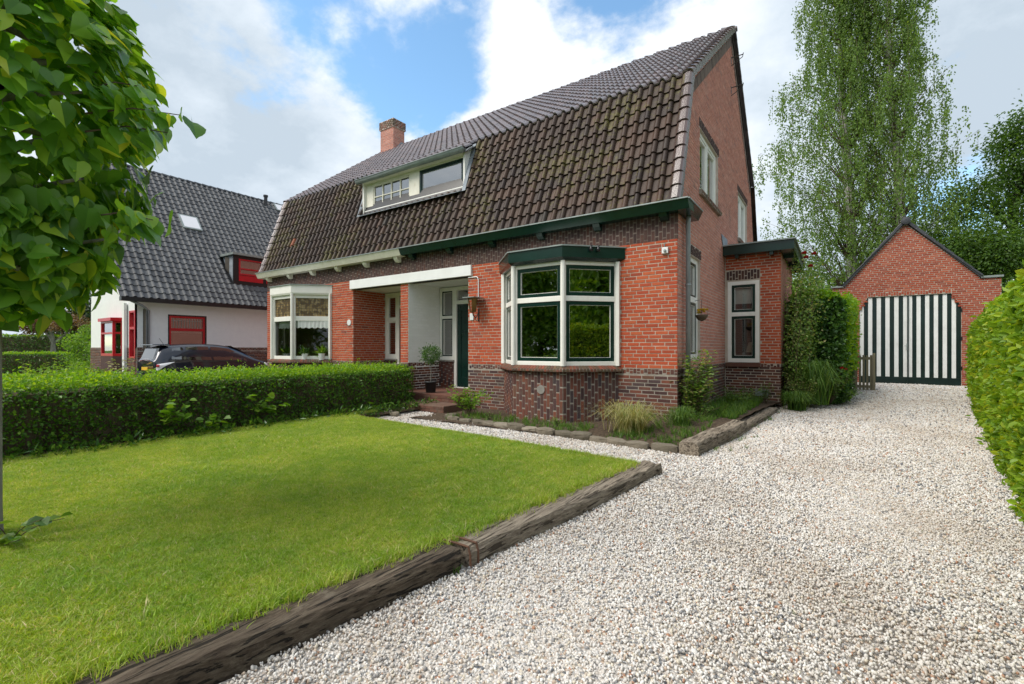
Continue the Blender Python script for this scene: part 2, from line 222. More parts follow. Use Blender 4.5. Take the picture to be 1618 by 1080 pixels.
# ------------------------------------------------------------------ mesh helpers
WM = {}
def wmat(o):
    if o is None: return Matrix()
    b = Matrix.LocRotScale(o.location, o.rotation_euler, o.scale)
    return wmat(o.parent) @ o.matrix_parent_inverse @ b if o.parent else b
def setparent(o, p):
    if p is not None: o.parent = p; o.matrix_parent_inverse = wmat(p).inverted()
def link(name, me, mat=None, parent=None, kind=None):
    o = bpy.data.objects.new(name, me); C.objects.link(o)
    if mat is not None and not me.materials: me.materials.append(M[mat] if isinstance(mat, str) else mat)
    setparent(o, parent)
    if kind: o['kind'] = kind
    return o
def tag(o, label, cat, group=None):
    o['label'] = label; o['category'] = cat
    if group: o['group'] = group
    return o
def thing(name, label, cat, loc=(0, 0, 0), group=None):
    o = bpy.data.objects.new(name, None); C.objects.link(o); o.location = loc; o.empty_display_size = .2; return tag(o, label, cat, group)
class MB:
    def __init__(s): s.v = []; s.f = []
    def add(s, vs, fs):
        b = len(s.v); s.v += [tuple(x) for x in vs]; s.f += [tuple(i + b for i in f) for f in fs]; return s
    def hexa(s, p):   # 8 points: bottom 4 ccw, top 4 ccw
        return s.add(p, [(3, 2, 1, 0), (4, 5, 6, 7), (0, 1, 5, 4), (1, 2, 6, 5), (2, 3, 7, 6), (3, 0, 4, 7)])
    def box(s, x0, x1, y0, y1, z0, z1):
        return s.hexa([(x0, y0, z0), (x1, y0, z0), (x1, y1, z0), (x0, y1, z0), (x0, y0, z1), (x1, y0, z1), (x1, y1, z1), (x0, y1, z1)])
    def fbox(s, fr, u0, u1, z0, z1, n0, n1):
        return s.hexa([fr(u0, z0, n0), fr(u0, z0, n1), fr(u1, z0, n1), fr(u1, z0, n0), fr(u0, z1, n0), fr(u0, z1, n1), fr(u1, z1, n1), fr(u1, z1, n0)])
    def tube(s, pts, rad, k=8, cap=True):
        pts = [Vector(p) for p in pts]; n = len(pts); rad = rad if isinstance(rad, (list, tuple)) else [rad] * n; b = len(s.v); prev = None
        for i, p in enumerate(pts):
            d = (pts[min(i + 1, n - 1)] - pts[max(i - 1, 0)]).normalized()
            if prev is None: a = d.orthogonal().normalized()
            else: a = (prev - d * prev.dot(d)).normalized() if (prev - d * prev.dot(d)).length > 1e-6 else d.orthogonal().normalized()
            prev = a; c = d.cross(a)
            for j in range(k): t = 2 * math.pi * j / k; s.v.append(tuple(p + (a * math.cos(t) + c * math.sin(t)) * rad[i]))
        for i in range(n - 1):
            for j in range(k): q = (j + 1) % k; s.f.append((b + i * k + j, b + i * k + q, b + (i + 1) * k + q, b + (i + 1) * k + j))
        if cap: s.f.append(tuple(b + j for j in reversed(range(k)))); s.f.append(tuple(b + (n - 1) * k + j for j in range(k)))
        return s
    def lathe(s, c, prof, k=16):   # prof: (r, z)
        b = len(s.v)
        for r, z in prof:
            for j in range(k): t = 2 * math.pi * j / k; s.v.append((c[0] + r * math.cos(t), c[1] + r * math.sin(t), c[2] + z))
        for i in range(len(prof) - 1):
            for j in range(k): q = (j + 1) % k; s.f.append((b + i * k + j, b + i * k + q, b + (i + 1) * k + q, b + (i + 1) * k + j))
        s.f.append(tuple(b + j for j in reversed(range(k)))); s.f.append(tuple(b + (len(prof) - 1) * k + j for j in range(k))); return s
    def prism(s, poly, vec):
        n = len(poly); vec = Vector(vec); vs = [Vector(p) for p in poly]; vs += [v + vec for v in vs]
        return s.add(vs, [tuple(reversed(range(n))), tuple(range(n, 2 * n))] + [(i, (i + 1) % n, n + (i + 1) % n, n + i) for i in range(n)])
    def mesh(s, name, smooth=False):
        me = bpy.data.meshes.new(name); me.from_pydata(s.v, [], s.f); me.update()
        if smooth: me.polygons.foreach_set('use_smooth', [True] * len(me.polygons))
        return me
    def build(s, name, mat, parent=None, smooth=False, kind=None, bevel=0):
        o = link(name, s.mesh(name, smooth), mat, parent, kind)
        if bevel: b = o.modifiers.new('bevel', 'BEVEL'); b.width = bevel; b.segments = 2; b.limit_method = 'ANGLE'
        return o
def npmesh(name, V, F, mat, parent=None, smooth=False, kind=None):
    """V (n,3) float, F (m,k) int - all faces with k corners"""
    me = bpy.data.meshes.new(name); me.vertices.add(len(V)); me.vertices.foreach_set('co', np.ascontiguousarray(V, dtype=np.float32).ravel())
    m, k = F.shape; me.loops.add(m * k); me.loops.foreach_set('vertex_index', np.ascontiguousarray(F, dtype=np.int32).ravel())
    me.polygons.add(m); me.polygons.foreach_set('loop_start', np.arange(0, m * k, k, dtype=np.int32))
    me.polygons.foreach_set('use_smooth', np.full(m, bool(smooth)))
    me.update(calc_edges=True); me.validate()
    return link(name, me, mat, parent, kind)
def Frame(o, u, n):
    o = Vector((o[0], o[1], 0)); u = Vector((u[0], u[1], 0)).normalized(); n = Vector((n[0], n[1], 0)).normalized()
    f = lambda a, z, d: o + u * a + n * d + Vector((0, 0, z))
    f.o, f.u, f.n = o, u, n; return f
def grid_panel(mb, fr, u0, u1, z0, z1, holes, n0, n1):
    us = sorted({u0, u1} | {min(max(h[i], u0), u1) for h in holes for i in (0, 1)})
    for a, b in zip(us, us[1:]):
        if b - a < 1e-4: continue
        c = (a + b) / 2; cuts = sorted((max(h[2], z0), min(h[3], z1)) for h in holes if h[0] < c < h[1]); z = z0
        for p, q in cuts:
            if p > z + 1e-4: mb.fbox(fr, a, b, z, p, n0, n1)
            z = max(z, q)
        if z < z1 - 1e-4: mb.fbox(fr, a, b, z, z1, n0, n1)
    return mb
# bricks: list of (centre, u axis, z axis, n axis, w, h)
def lay(fr, u0, u1, z0, z1, holes=(), lim=None, vert=False, L=.225, Hc=.0685, j=.011, seed=0, n=.0055):
    out_ = []; rr = random.Random(seed); Z = Vector((0, 0, 1))
    if not vert:
        k = 0; z = z0
        while z + Hc * .55 < z1:
            zc = z + Hc / 2; a0, a1 = u0, u1
            if lim: q = lim(zc); a0, a1 = max(a0, q[0]), min(a1, q[1])
            cuts = sorted((h[0], h[1]) for h in holes if h[2] < zc < h[3]); iv = []; c = a0
            for p, q in cuts:
                if p > c: iv.append((c, min(p, a1)))
                c = max(c, q)
            if c < a1: iv.append((c, a1))
            off = (k % 2) * (L + j) / 2 + (.055 if (k // 2) % 2 else 0)
            for p, q in iv:
                i = math.floor((p - off) / (L + j))
                while off + i * (L + j) < q:
                    s0 = off + i * (L + j) + j / 2; s1 = s0 + L; s0 = max(s0, p + .002); s1 = min(s1, q - .002); i += 1
                    if s1 - s0 > .035: out_.append((fr((s0 + s1) / 2, zc + rr.uniform(-.0012, .0012), n + rr.uniform(-.002, .0025)), fr.u, Z, fr.n, s1 - s0, min(Hc - j, (z1 - z) - j * .5)))
            z += Hc; k += 1
    else:
        k = 0; u = u0
        while u + Hc * .55 < u1:
            uc = u + Hc / 2; cuts = sorted((h[2], h[3]) for h in holes if h[0] < uc < h[1]); iv = []; c = z0
            for p, q in cuts:
                if p > c: iv.append((c, min(p, z1)))
                c = max(c, q)
            if c < z1: iv.append((c, z1))
            off = z0 + ((k * 2) % 5) * (L + j) / 5
            for p, q in iv:
                i = math.floor((p - off) / (L + j))
                while off + i * (L + j) < q:
                    s0 = off + i * (L + j) + j / 2; s1 = s0 + L; s0 = max(s0, p + .003); s1 = min(s1, q - .003); i += 1
                    if s1 - s0 > .03: out_.append((fr(uc, (s0 + s1) / 2, n + rr.uniform(-.002, .0025)), fr.u, Z, fr.n, Hc - j, s1 - s0))
            u += Hc; k += 1
    return out_
UB = MB(); UB.add([(-.5, -.5, -.03), (.5, -.5, -.03), (.5, .5, -.03), (-.5, .5, -.03), (-.485, -.45, .0), (.485, -.45, .0), (.485, .45, .0), (-.485, .45, .0)], [(4, 5, 6, 7), (0, 1, 5, 4), (1, 2, 6, 5), (2, 3, 7, 6), (3, 0, 4, 7)])
UBV = np.array(UB.v); UBF = np.array(UB.f)
def bricks_joined(name, bl, mat, parent):
    if not bl: return
    n = len(bl); c = np.array([b[0] for b in bl]); U = np.array([b[1] for b in bl]); Z = np.array([b[2] for b in bl]); Nn = np.array([b[3] for b in bl]); w = np.array([b[4] for b in bl]); h = np.array([b[5] for b in bl])
    V = c[:, None, :] + UBV[None, :, 0, None] * (U * w[:, None])[:, None, :] + UBV[None, :, 1, None] * (Z * h[:, None])[:, None, :] + UBV[None, :, 2, None] * Nn[:, None, :]
    F = (UBF[None] + (np.arange(n) * 8)[:, None, None]).reshape(-1, 4)
    return npmesh(name, V.reshape(-1, 3), F, mat, parent, kind='stuff')
_um = {}
def brick_single(b, mat, parent, name='brick'):
    if mat not in _um: me = UB.mesh('brick_block'); me.materials.append(M[mat]); _um[mat] = me
    o = bpy.data.objects.new(name, _um[mat]); C.objects.link(o); c, u, z, n, w, h = b
    m = Matrix(((u.x * w, z.x * h, n.x, c.x), (u.y * w, z.y * h, n.y, c.y), (u.z * w, z.z * h, n.z, c.z), (0, 0, 0, 1)))
    l_, r_, s_ = m.decompose(); o.location = l_; o.rotation_euler = r_.to_euler(); o.scale = s_; setparent(o, parent); return o
def inview(p):
    d = Vector(p) - CAM; k = d.x * -.5682 + d.y * .8229
    if k < .2: return False
    x = 809 + 740 * (d.x * .8229 + d.y * .5682) / k; y = 550 - 740 * d.z / k
    return -10 < x < 1628 and -10 < y < 1090
BK = []     # (brick, material, parent) pool of the main house
def pool_size(b):
    d = b[0] - CAM
    if not inview(b[0]): return 0
    return b[4] * b[5] * max(0, -d.normalized().dot(b[3])) / d.length_squared
# leaves: folded rhombus, two triangles each
def leaves(name, P, D, Nn, Ln, Wd, mat, parent, fold=.18, kind=None, six=False):
    n = len(P); D = D / np.linalg.norm(D, axis=1, keepdims=True); Sd = np.cross(D, Nn); Sd /= np.linalg.norm(Sd, axis=1, keepdims=True) + 1e-9; Nn = np.cross(Sd, D)
    Ln = np.broadcast_to(Ln, (n,))[:, None]; Wd = np.broadcast_to(Wd, (n,))[:, None]
    if not six:
        V = np.stack([P, P + D * Ln * .45 + Sd * Wd * .5 + Nn * Wd * fold, P + D * Ln, P + D * Ln * .45 - Sd * Wd * .5 + Nn * Wd * fold], 1)
        F = np.array([[0, 1, 2], [0, 2, 3]])
        k = 4
    else:
        V = np.stack([P, P + D * Ln * .22 + Sd * Wd * .42 + Nn * Wd * fold, P + D * Ln * .6 + Sd * Wd * .45 + Nn * Wd * fold, P + D * Ln - Nn * Ln * .12, P + D * Ln * .6 - Sd * Wd * .45 + Nn * Wd * fold, P + D * Ln * .22 - Sd * Wd * .42 + Nn * Wd * fold], 1)
        F = np.array([[0, 1, 2, 3], [0, 3, 4, 5]]); k = 6
    FF = (F[None] + (np.arange(n) * k)[:, None, None]).reshape(-1, F.shape[1])
    return npmesh(name, V.reshape(-1, 3), FF, mat, parent, kind=kind)
def rv(n, s=1.0): return rng.normal(0, s, (n, 3))
def unit(a): return a / (np.linalg.norm(a, axis=1, keepdims=True) + 1e-9)
# ------------------------------------------------------------------ the ground
def struct(mb, name, mat): o = mb.build(name, mat); o['kind'] = 'structure'; return o
def rise(y): t = min(max((y - 13) / 7, 0), 1); return -.2 + .2 * t * t * (3 - 2 * t)
mb = MB(); mb.add([(-400, -400, -.34), (400, -400, -.34), (400, 400, -.34), (-400, 400, -.34)], [(0, 1, 2, 3)]); struct(mb, 'ground', 'ground')
def hedge_x(y): return .33 + .157 * y
def left_x(y): return -1.75 if y < 5.4 else (-2.0 if y < 6.4 else (-1.2 if y < 12.5 else -1.0 + .09 * (y - 12.5)))
mb = MB(); ys = [i * .5 for i in range(-8, 42)]
for a, b in zip(ys, ys[1:]): 
    vs = []
    for y in (a, b): vs += [(left_x(y) - (.9 if y < 5.5 else .25), y, rise(y) - .012), (hedge_x(y) + 1.2, y, rise(y) - .012)]
    mb.add([vs[0], vs[1], vs[3], vs[2]], [(0, 1, 2, 3)])
struct(mb, 'gravel_driveway', 'gravel_bed')
mb = MB(); mb.add([(-9.3, 5.2, -.216), (-2.2, 4.95, -.216), (-2.2, 6.7, -.216), (-9.3, 7.6, -.216)], [(0, 1, 2, 3)]); struct(mb, 'gravel_path', 'gravel_bed')
LAWN = [(-2.93, -2.5), (-2.41, .6), (-2.275, 1.5), (-2.14, 2.32), (-1.98, 3.7), (-1.83, 5.12), (-4.3, 5.36), (-6.9, 5.54), (-7.7, 5.7), (-7.75, -2.5)]
mb = MB(); mb.v = [(x, y, -.085) for x, y in LAWN] + [(x, y, -.3) for x, y in LAWN]; n = len(LAWN)
mb.f = [tuple(range(n))] + [(i, n + i, n + (i + 1) % n, (i + 1) % n) for i in range(n)]; struct(mb, 'lawn', 'lawn_soil')
def bed_z(x, y):
    a = min(max((x + 3.7) / 1.1, 0), 1); b = min(max((y - 6.7) / 1.6, 0), 1); s = -.185 + .16 * a * a * (3 - 2 * a) * b
    return s - max(0, y - 9.5) * .012
mb = MB(); gx = np.linspace(0, 1, 30); gy = np.linspace(6.55, 12.85, 32)
for y in gy:
    for x in [-7.05 + g_ * (-1.55 + .073 * (y - 6.4) + 7.05) for g_ in gx]: mb.v.append((x, y, bed_z(x, y) + .018 * math.sin(x * 7.3 + y * 3) * math.sin(y * 5.1) if True else 0))
for i in range(31):
    for j in range(29): mb.f.append((i * 30 + j, i * 30 + j + 1, i * 30 + 30 + j + 1, i * 30 + 30 + j))
struct(mb, 'flower_bed_soil', 'soil')
mb = MB(); mb.add([(-9.1, -3, -.15), (-7.6, -3, -.15), (-7.6, 8.4, -.15), (-9.1, 8.4, -.15)], [(0, 1, 2, 3)]); struct(mb, 'hedge_soil', 'soil')
mb = MB(); mb.add([(-20.9, -20, -.255), (-16.2, -20, -.255), (-16.2, 22, -.255), (-20.9, 22, -.255)], [(0, 1, 2, 3)]); struct(mb, 'neighbour_drive', 'paving')
mb = MB(); mb.add([(-60, -26, -.25), (60, -26, -.25), (60, -19, -.25), (-60, -19, -.25)], [(0, 1, 2, 3)]); struct(mb, 'road', 'paving')
mb = MB(); mb.add([(-34, -12, -.245), (-21.2, -12, -.245), (-21.2, 5.0, -.245), (-35.5, 8.3, -.245), (-50, 4, -.245)], [(0, 1, 2, 3, 4)]); struct(mb, 'neighbour_lawn', 'lawn_soil')
mb = MB(); mb.add([(-34.6, 7.4, -.235), (-23.2, 4.6, -.235), (-21, 5.6, -.235), (-21, 6.2, -.235), (-35.5, 10.8, -.235)], [(0, 1, 2, 3, 4)]); struct(mb, 'garden_path', 'paving')

# ------------------------------------------------------------------ the semi-detached brick house
FY = 8.5; GX = -2.31; LX = -16.13
house = thing('brick_house', 'long brick pair of houses with brown tiled mansard roof, two bay windows and two porches', 'house', (-9.22, 13, -.2))
FF = Frame((0, FY), (1, 0), (0, -1)); GF = Frame((GX, 0), (0, 1), (1, 0))
mir = lambda x: -18.56 - x
holes = [(-6.05, -3.43, .86, 2.86), (-9.15, -7.12, -.4, 2.9)]; holes += [(mir(-3.43), mir(-6.05), .86, 2.86), (-11.43, -9.44, -.4, 2.9)]
fw = grid_panel(MB(), FF, LX, GX - .004, -.4, 3.75, holes, -.25, 0).build('wall', 'mortar', house)
def pool(bl, mat, par): BK.extend((b, mat, par) for b in bl)
red_h = holes + [(-6.1, -3.38, .8, 3.12)] + [(mir(-3.38), mir(-6.1), .8, 3.12)] + [(-11.55, -7.0, 2.88, 3.2)]
pool(lay(FF, LX, GX + .007, -.26, .72, holes, seed=1), 'dark_brick', fw)
pool(lay(FF, LX, GX + .008, .725, .825, red_h, vert=True, L=.092, Hc=.0685, j=.01, seed=2), 'dark_brick', fw)
pool(lay(FF, LX, GX + .007, .83, 3.14, red_h, seed=3, j=.0098), 'red_brick', fw)
pool(lay(FF, LX, GX + .008, 3.145, 3.72, [(-6.1, -3.38, .8, 3.16), (mir(-3.38), mir(-6.1), .8, 3.16)] + [(-11.55, -7.0, 2.88, 3.16)], vert=True, L=.19, seed=4), 'band_brick', fw)
dks = [h for h in holes]
MB().v and None
grid_panel(MB(), FF, LX + .01, GX + .001, -.3, .828, [h for h in dks] + [(-6.08, -3.40, -.4, .9), (mir(-3.40), mir(-6.08), -.4, .9)], .0005, .0025).build('plinth_pointing', 'dark_mortar', fw, kind='stuff')
grid_panel(MB(), FF, LX + .01, GX + .001, 3.142, 3.74, [], .0005, .0025).build('band_pointing', 'band_mortar', fw)
# side (gable) wall
def zf(y):   # roof underside at the gable for each y
    if y < 9.3: return 3.75 + (y - 8.42) / .83 * 2.6
    if y < 13.7: return 6.34 + (y - 9.25) * .757
    if y < 17.2: return 9.70 - (y - 13.7) * .93
    return 6.45 - (y - 17.2) * 2.45
def glim(z):
    if z < 3.75: return (8.5, 18.25)
    lo = 8.42 + (z - 3.75) / 2.6 * .83 if z < 6.35 else 9.25 + (z - 6.34) / .757
    hi = 17.2 + (6.45 - z) / 2.45 if z < 6.45 else 13.7 + (9.70 - z) / .93
    return (max(8.5, lo + .05), hi - .05)
WIN = [(10.18, 12.0, 4.5, 5.78), (14.75, 16.45, 4.4, 5.72), (9.33, 10.22, 1.0, 3.02)]
gh = WIN + [(12.83, 16.4, -.3, 3.45)]
mb = MB(); ysg = sorted({8.505, 8.7, 8.9, 9.1, 9.25, 13.7, 17.2, 18.25} | {h[i] for h in WIN for i in (0, 1)} | {y for y in np.arange(9.5, 18, .5)})
for a_, b_ in zip(ysg, ysg[1:]):
    c_ = (a_ + b_) / 2; cuts = sorted((h[2], h[3]) for h in WIN if h[0] < c_ < h[1]); z = -.4
    for p, q in cuts: mb.fbox(GF, a_, b_, z, p, -.25, 0); z = q
    za, zb = zf(a_ + .02) - .05, zf(b_ - .02) - .05
    mb.hexa([GF(a_, z, -.25), GF(a_, z, 0), GF(b_, z, 0), GF(b_, z, -.25), GF(a_, za, -.25), GF(a_, za, 0), GF(b_, zb, 0), GF(b_, zb, -.25)])
gw = mb.build('wall', 'gable_mortar', house)
grid_panel(MB(), GF, 8.503, 12.83, -.3, .828, [], .0005, .0025).build('plinth_pointing', 'dark_mortar', gw)
lint = [(h[0] - .08, h[1] + .08, h[3], h[3] + .2) for h in WIN]; sils = [(h[0] - .06, h[1] + .06, h[2] - .12, h[2]) for h in WIN[:2]]
pool(lay(GF, 8.5, 18.25, -.26, .72, gh, seed=5), 'dark_brick', gw)
pool(lay(GF, 8.5, 12.83, .725, .825, [], vert=True, L=.092, j=.01, seed=6), 'dark_brick', gw)
pool(lay(GF, 8.5, 18.25, .83, 9.6, gh + lint + sils, lim=glim, seed=7), 'gable_brick', gw)
for k, h in enumerate(lint): pool(lay(GF, h[0], h[1], h[2] + .005, h[3], vert=True, L=.19, seed=8 + k, n=.009), 'band_brick', gw)
# dark bricks set square to the rake
rk = []
for (y0, z0, y1, z1) in ((9.25, 6.34, 13.68, 9.70), (13.72, 9.70, 17.2, 6.45)):
    ln = math.hypot(y1 - y0, z1 - z0); d = Vector((0, (y1 - y0) / ln, (z1 - z0) / ln)); p = Vector((0, d.z, -d.y)); p = p if p.z < 0 else -p
    for i in range(int(ln / .0685)):
        c = Vector((GX + .016, y0, z0)) + d * (i + .5) * .0685 + p * .20; rk.append((c, d, -p, Vector((1, 0, 0)), .0565, .22))
pool(rk, 'rake_brick', gw)
# left gable and rear wall (plain)
mb = MB(); pts = [(LX + .001, 8.75, -.4), (LX + .001, 18.2, -.4), (LX + .001, 18.2, 3.8), (LX + .001, 17.2, 6.35), (LX + .001, 13.7, 9.6), (LX + .001, 9.3, 6.28), (LX + .001, 8.75, 4.5)]
mb.prism(pts, (.25, 0, 0)); mb.box(LX + .26, GX - .26, 18.0, 18.25, -.4, 3.8); mb.build('wall', 'gable_brick', house)
# porches
def porch(x0, x1, zt, white):
    f = Frame((x0, 0), (0, 1), (1, 0)); w = MB().fbox(f, 8.75, 9.9, -.4, 3.0, -.2, 0).build('wall', 'white_mortar' if white else 'mortar', house)
    if white:
        f2 = Frame((x0, 0), (0, 1), (1, 0)); mb_ = MB(); mb_.fbox(f2, 8.515, 9.64, .83, 2.9, .001, .0035); mb_.build('wall_plaster', 'white_mortar', w)
    pool(lay(f, 8.51, 9.65, -.05, .72, seed=21), 'dark_brick', w); pool(lay(f, 8.51, 9.65, .725, .825, vert=True, L=.092, j=.01, seed=22), 'dark_brick', w)
    pool(lay(f, 8.5, 9.65, .83, 2.9, seed=23, n=.0046 if white else .007), 'white_brick' if white else 'red_brick', w)
    MB().box(x0 - .1, x1 + .25, 8.75, 9.9, 2.9, 2.98).build('porch_ceiling', 'white_plaster', house)
    MB().box(x1, x1 + .2, 8.75, 9.9, -.3, 2.9).build('wall', 'white_mortar' if white else 'mortar', house)
porch(-9.15, -7.12, 2.9, True); porch(-11.43, -9.44, 2.9, False)
MB().box(-11.52, -7.0, 8.44, 8.7, 2.9, 3.15).build('lintel_beam', 'white_plaster', house, bevel=.008)
def bar_frame(fr, u0, u1, z0, z1, cells, n0, n1): return grid_panel(MB(), fr, u0, u1, z0, z1, cells, n0, n1)
def window(par, fr, u0, u1, z0, z1, cells, mat='white_paint', smat='green_paint', sw=.045, n0=-.09, n1=-.02, gl='glass', room=True, sash=True, name='window', rm='room_wall', rd=1.2):
    w = bar_frame(fr, u0, u1, z0, z1, cells, n0, n1).build(name, mat, par, bevel=.006)
    for c in cells:
        g = c
        if sash:
            i = (c[0] + sw, c[1] - sw, c[2] + sw, c[3] - sw); grid_panel(MB(), fr, c[0] + .001, c[1] - .001, c[2] + .001, c[3] - .001, [i], n0 + .012, n1 - .018).build('sash', smat, w, bevel=.004); g = i
            grid_panel(MB(), fr, i[0] - .001, i[1] + .001, i[2] - .001, i[3] + .001, [(i[0] + .006, i[1] - .006, i[2] + .006, i[3] - .006)], n0 + .02, n1 - .03).build('glazing_bead', 'white_paint', w)
        MB().add([fr(g[0] - .004, g[2] - .004, n0 + .025), fr(g[1] + .004, g[2] - .004, n0 + .025), fr(g[1] + .004, g[3] + .004, n0 + .025), fr(g[0] - .004, g[3] + .004, n0 + .025)], [(0, 1, 2, 3)]).build('pane', gl, w)
    if room:
        a, b, c, d = u0 + .01, u1 - .01, z0 + .01, z1 - .01; e0, e1 = n0 - .02, -rd
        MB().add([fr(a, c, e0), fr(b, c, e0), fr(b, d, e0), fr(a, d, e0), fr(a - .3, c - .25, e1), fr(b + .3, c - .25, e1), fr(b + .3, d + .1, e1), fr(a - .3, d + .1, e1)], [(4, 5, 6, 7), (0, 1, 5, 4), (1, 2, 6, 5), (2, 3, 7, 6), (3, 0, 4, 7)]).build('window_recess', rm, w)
    return w
# right porch: side light, door, fanlight
PF = Frame((0, 9.65), (1, 0), (0, -1))
def porch_back(x0, x1, doormat, sill, sashm):
    xs = x0 + .56
    w = window(house, PF, x0 + .02, xs, .88, 2.88, [(x0 + .10, xs - .07, .98, 2.02), (x0 + .10, xs - .07, 2.10, 2.78)], smat=sashm, sw=.035, n0=-.09, n1=0)
    pool(lay(PF, x0, xs, -.05, .86, vert=True, seed=24, L=.2), 'dark_brick', fw)
    MB().box(x0, xs - .002, 9.657, 9.85, -.3, .87).build('wall', 'dark_mortar', house)
    MB().box(x0, xs + .02, 9.60, 9.66, .84, .878).build('window_sill', 'concrete', house)
    fr_ = bar_frame(PF, xs + .002, x1 + .19, .12, 2.88, [(xs + .09, x1 + .05, .15, 2.40), (xs + .09, x1 + .05, 2.50, 2.78)], -.1, .012).build('door_frame', 'white_paint', house, bevel=.006)
    MB().add([PF(xs + .08, 2.49, -.06), PF(x1 + .06, 2.49, -.06), PF(x1 + .06, 2.79, -.06), PF(xs + .08, 2.79, -.06)], [(0, 1, 2, 3)]).build('pane', 'glass', fr_)
    d0, d1 = xs + .095, x1 + .045
    d = MB().fbox(PF, d0, d1, .16, 2.395, -.08, -.04).build('door', doormat, house)
    grid_panel(MB(), PF, d0, d1, .16, 2.395, [(d0 + .13, (d0 + d1) / 2 - .03, .42, 2.2), ((d0 + d1) / 2 + .03, d1 - .13, .42, 2.2)], -.04, -.02).build('door_panel', doormat, d, bevel=.006)
    return d
dr = porch_back(-9.15, -7.12, 'green_paint', .9, 'green_paint'); MB().fbox(PF, -8.02, -7.80, 1.20, 1.26, -.02, -.008).build('letter_plate', 'white_paint', dr)
MB().tube([PF(-8.06, 1.18, -.01), PF(-8.06, 1.18, .03), PF(-7.97, 1.18, .035)], .011).build('door_handle', 'steel', dr)
MB().fbox(PF, -8.35, -7.2, .16, .36, -.02, .0).build('weather_board', 'green_paint', dr)
dl = porch_back(-11.43, -9.44, 'maroon_paint', .9, 'white_paint'); MB().tube([PF(-10.7, 1.2, -.01), PF(-10.7, 1.2, .04), PF(-10.61, 1.2, .045)], .012).build('door_handle', 'steel', dl)
for xx in (-9.0, -8.75): pass
# porch floor and steps
for (x0, x1) in ((-9.15, -7.12), (-11.43, -9.44)):
    MB().box(x0 - .02, x1 + .02, 8.05, 9.65, -.3, .12).build('porch_step', 'step_brick', house, bevel=.012)
MB().box(-9.3, -6.9, 7.42, 8.05, -.3, -.045).build('porch_step', 'step_brick', house, bevel=.015)
st = [b for b in lay(Frame((0, 8.05), (1, 0), (0, -1)), -9.15, -7.12, -.045, .115, seed=31)] + [b for b in lay(Frame((0, 7.42), (1, 0), (0, -1)), -9.3, -6.9, -.2, -.05, seed=32)]
pool(st, 'step_brick', fw)
sf = Frame((-9.15, 0), (0, 1), (1, 0)); low = MB().fbox(sf, 7.95, 8.5, -.3, .80, -.28, -.004).build('wall', 'dark_mortar', house)
pool(lay(sf, 7.95, 8.5, -.2, .78, seed=33), 'dark_brick', low); pool(lay(Frame((0, 7.95), (1, 0), (0, -1)), -9.43, -9.15, -.2, .78, seed=34), 'dark_brick', low)

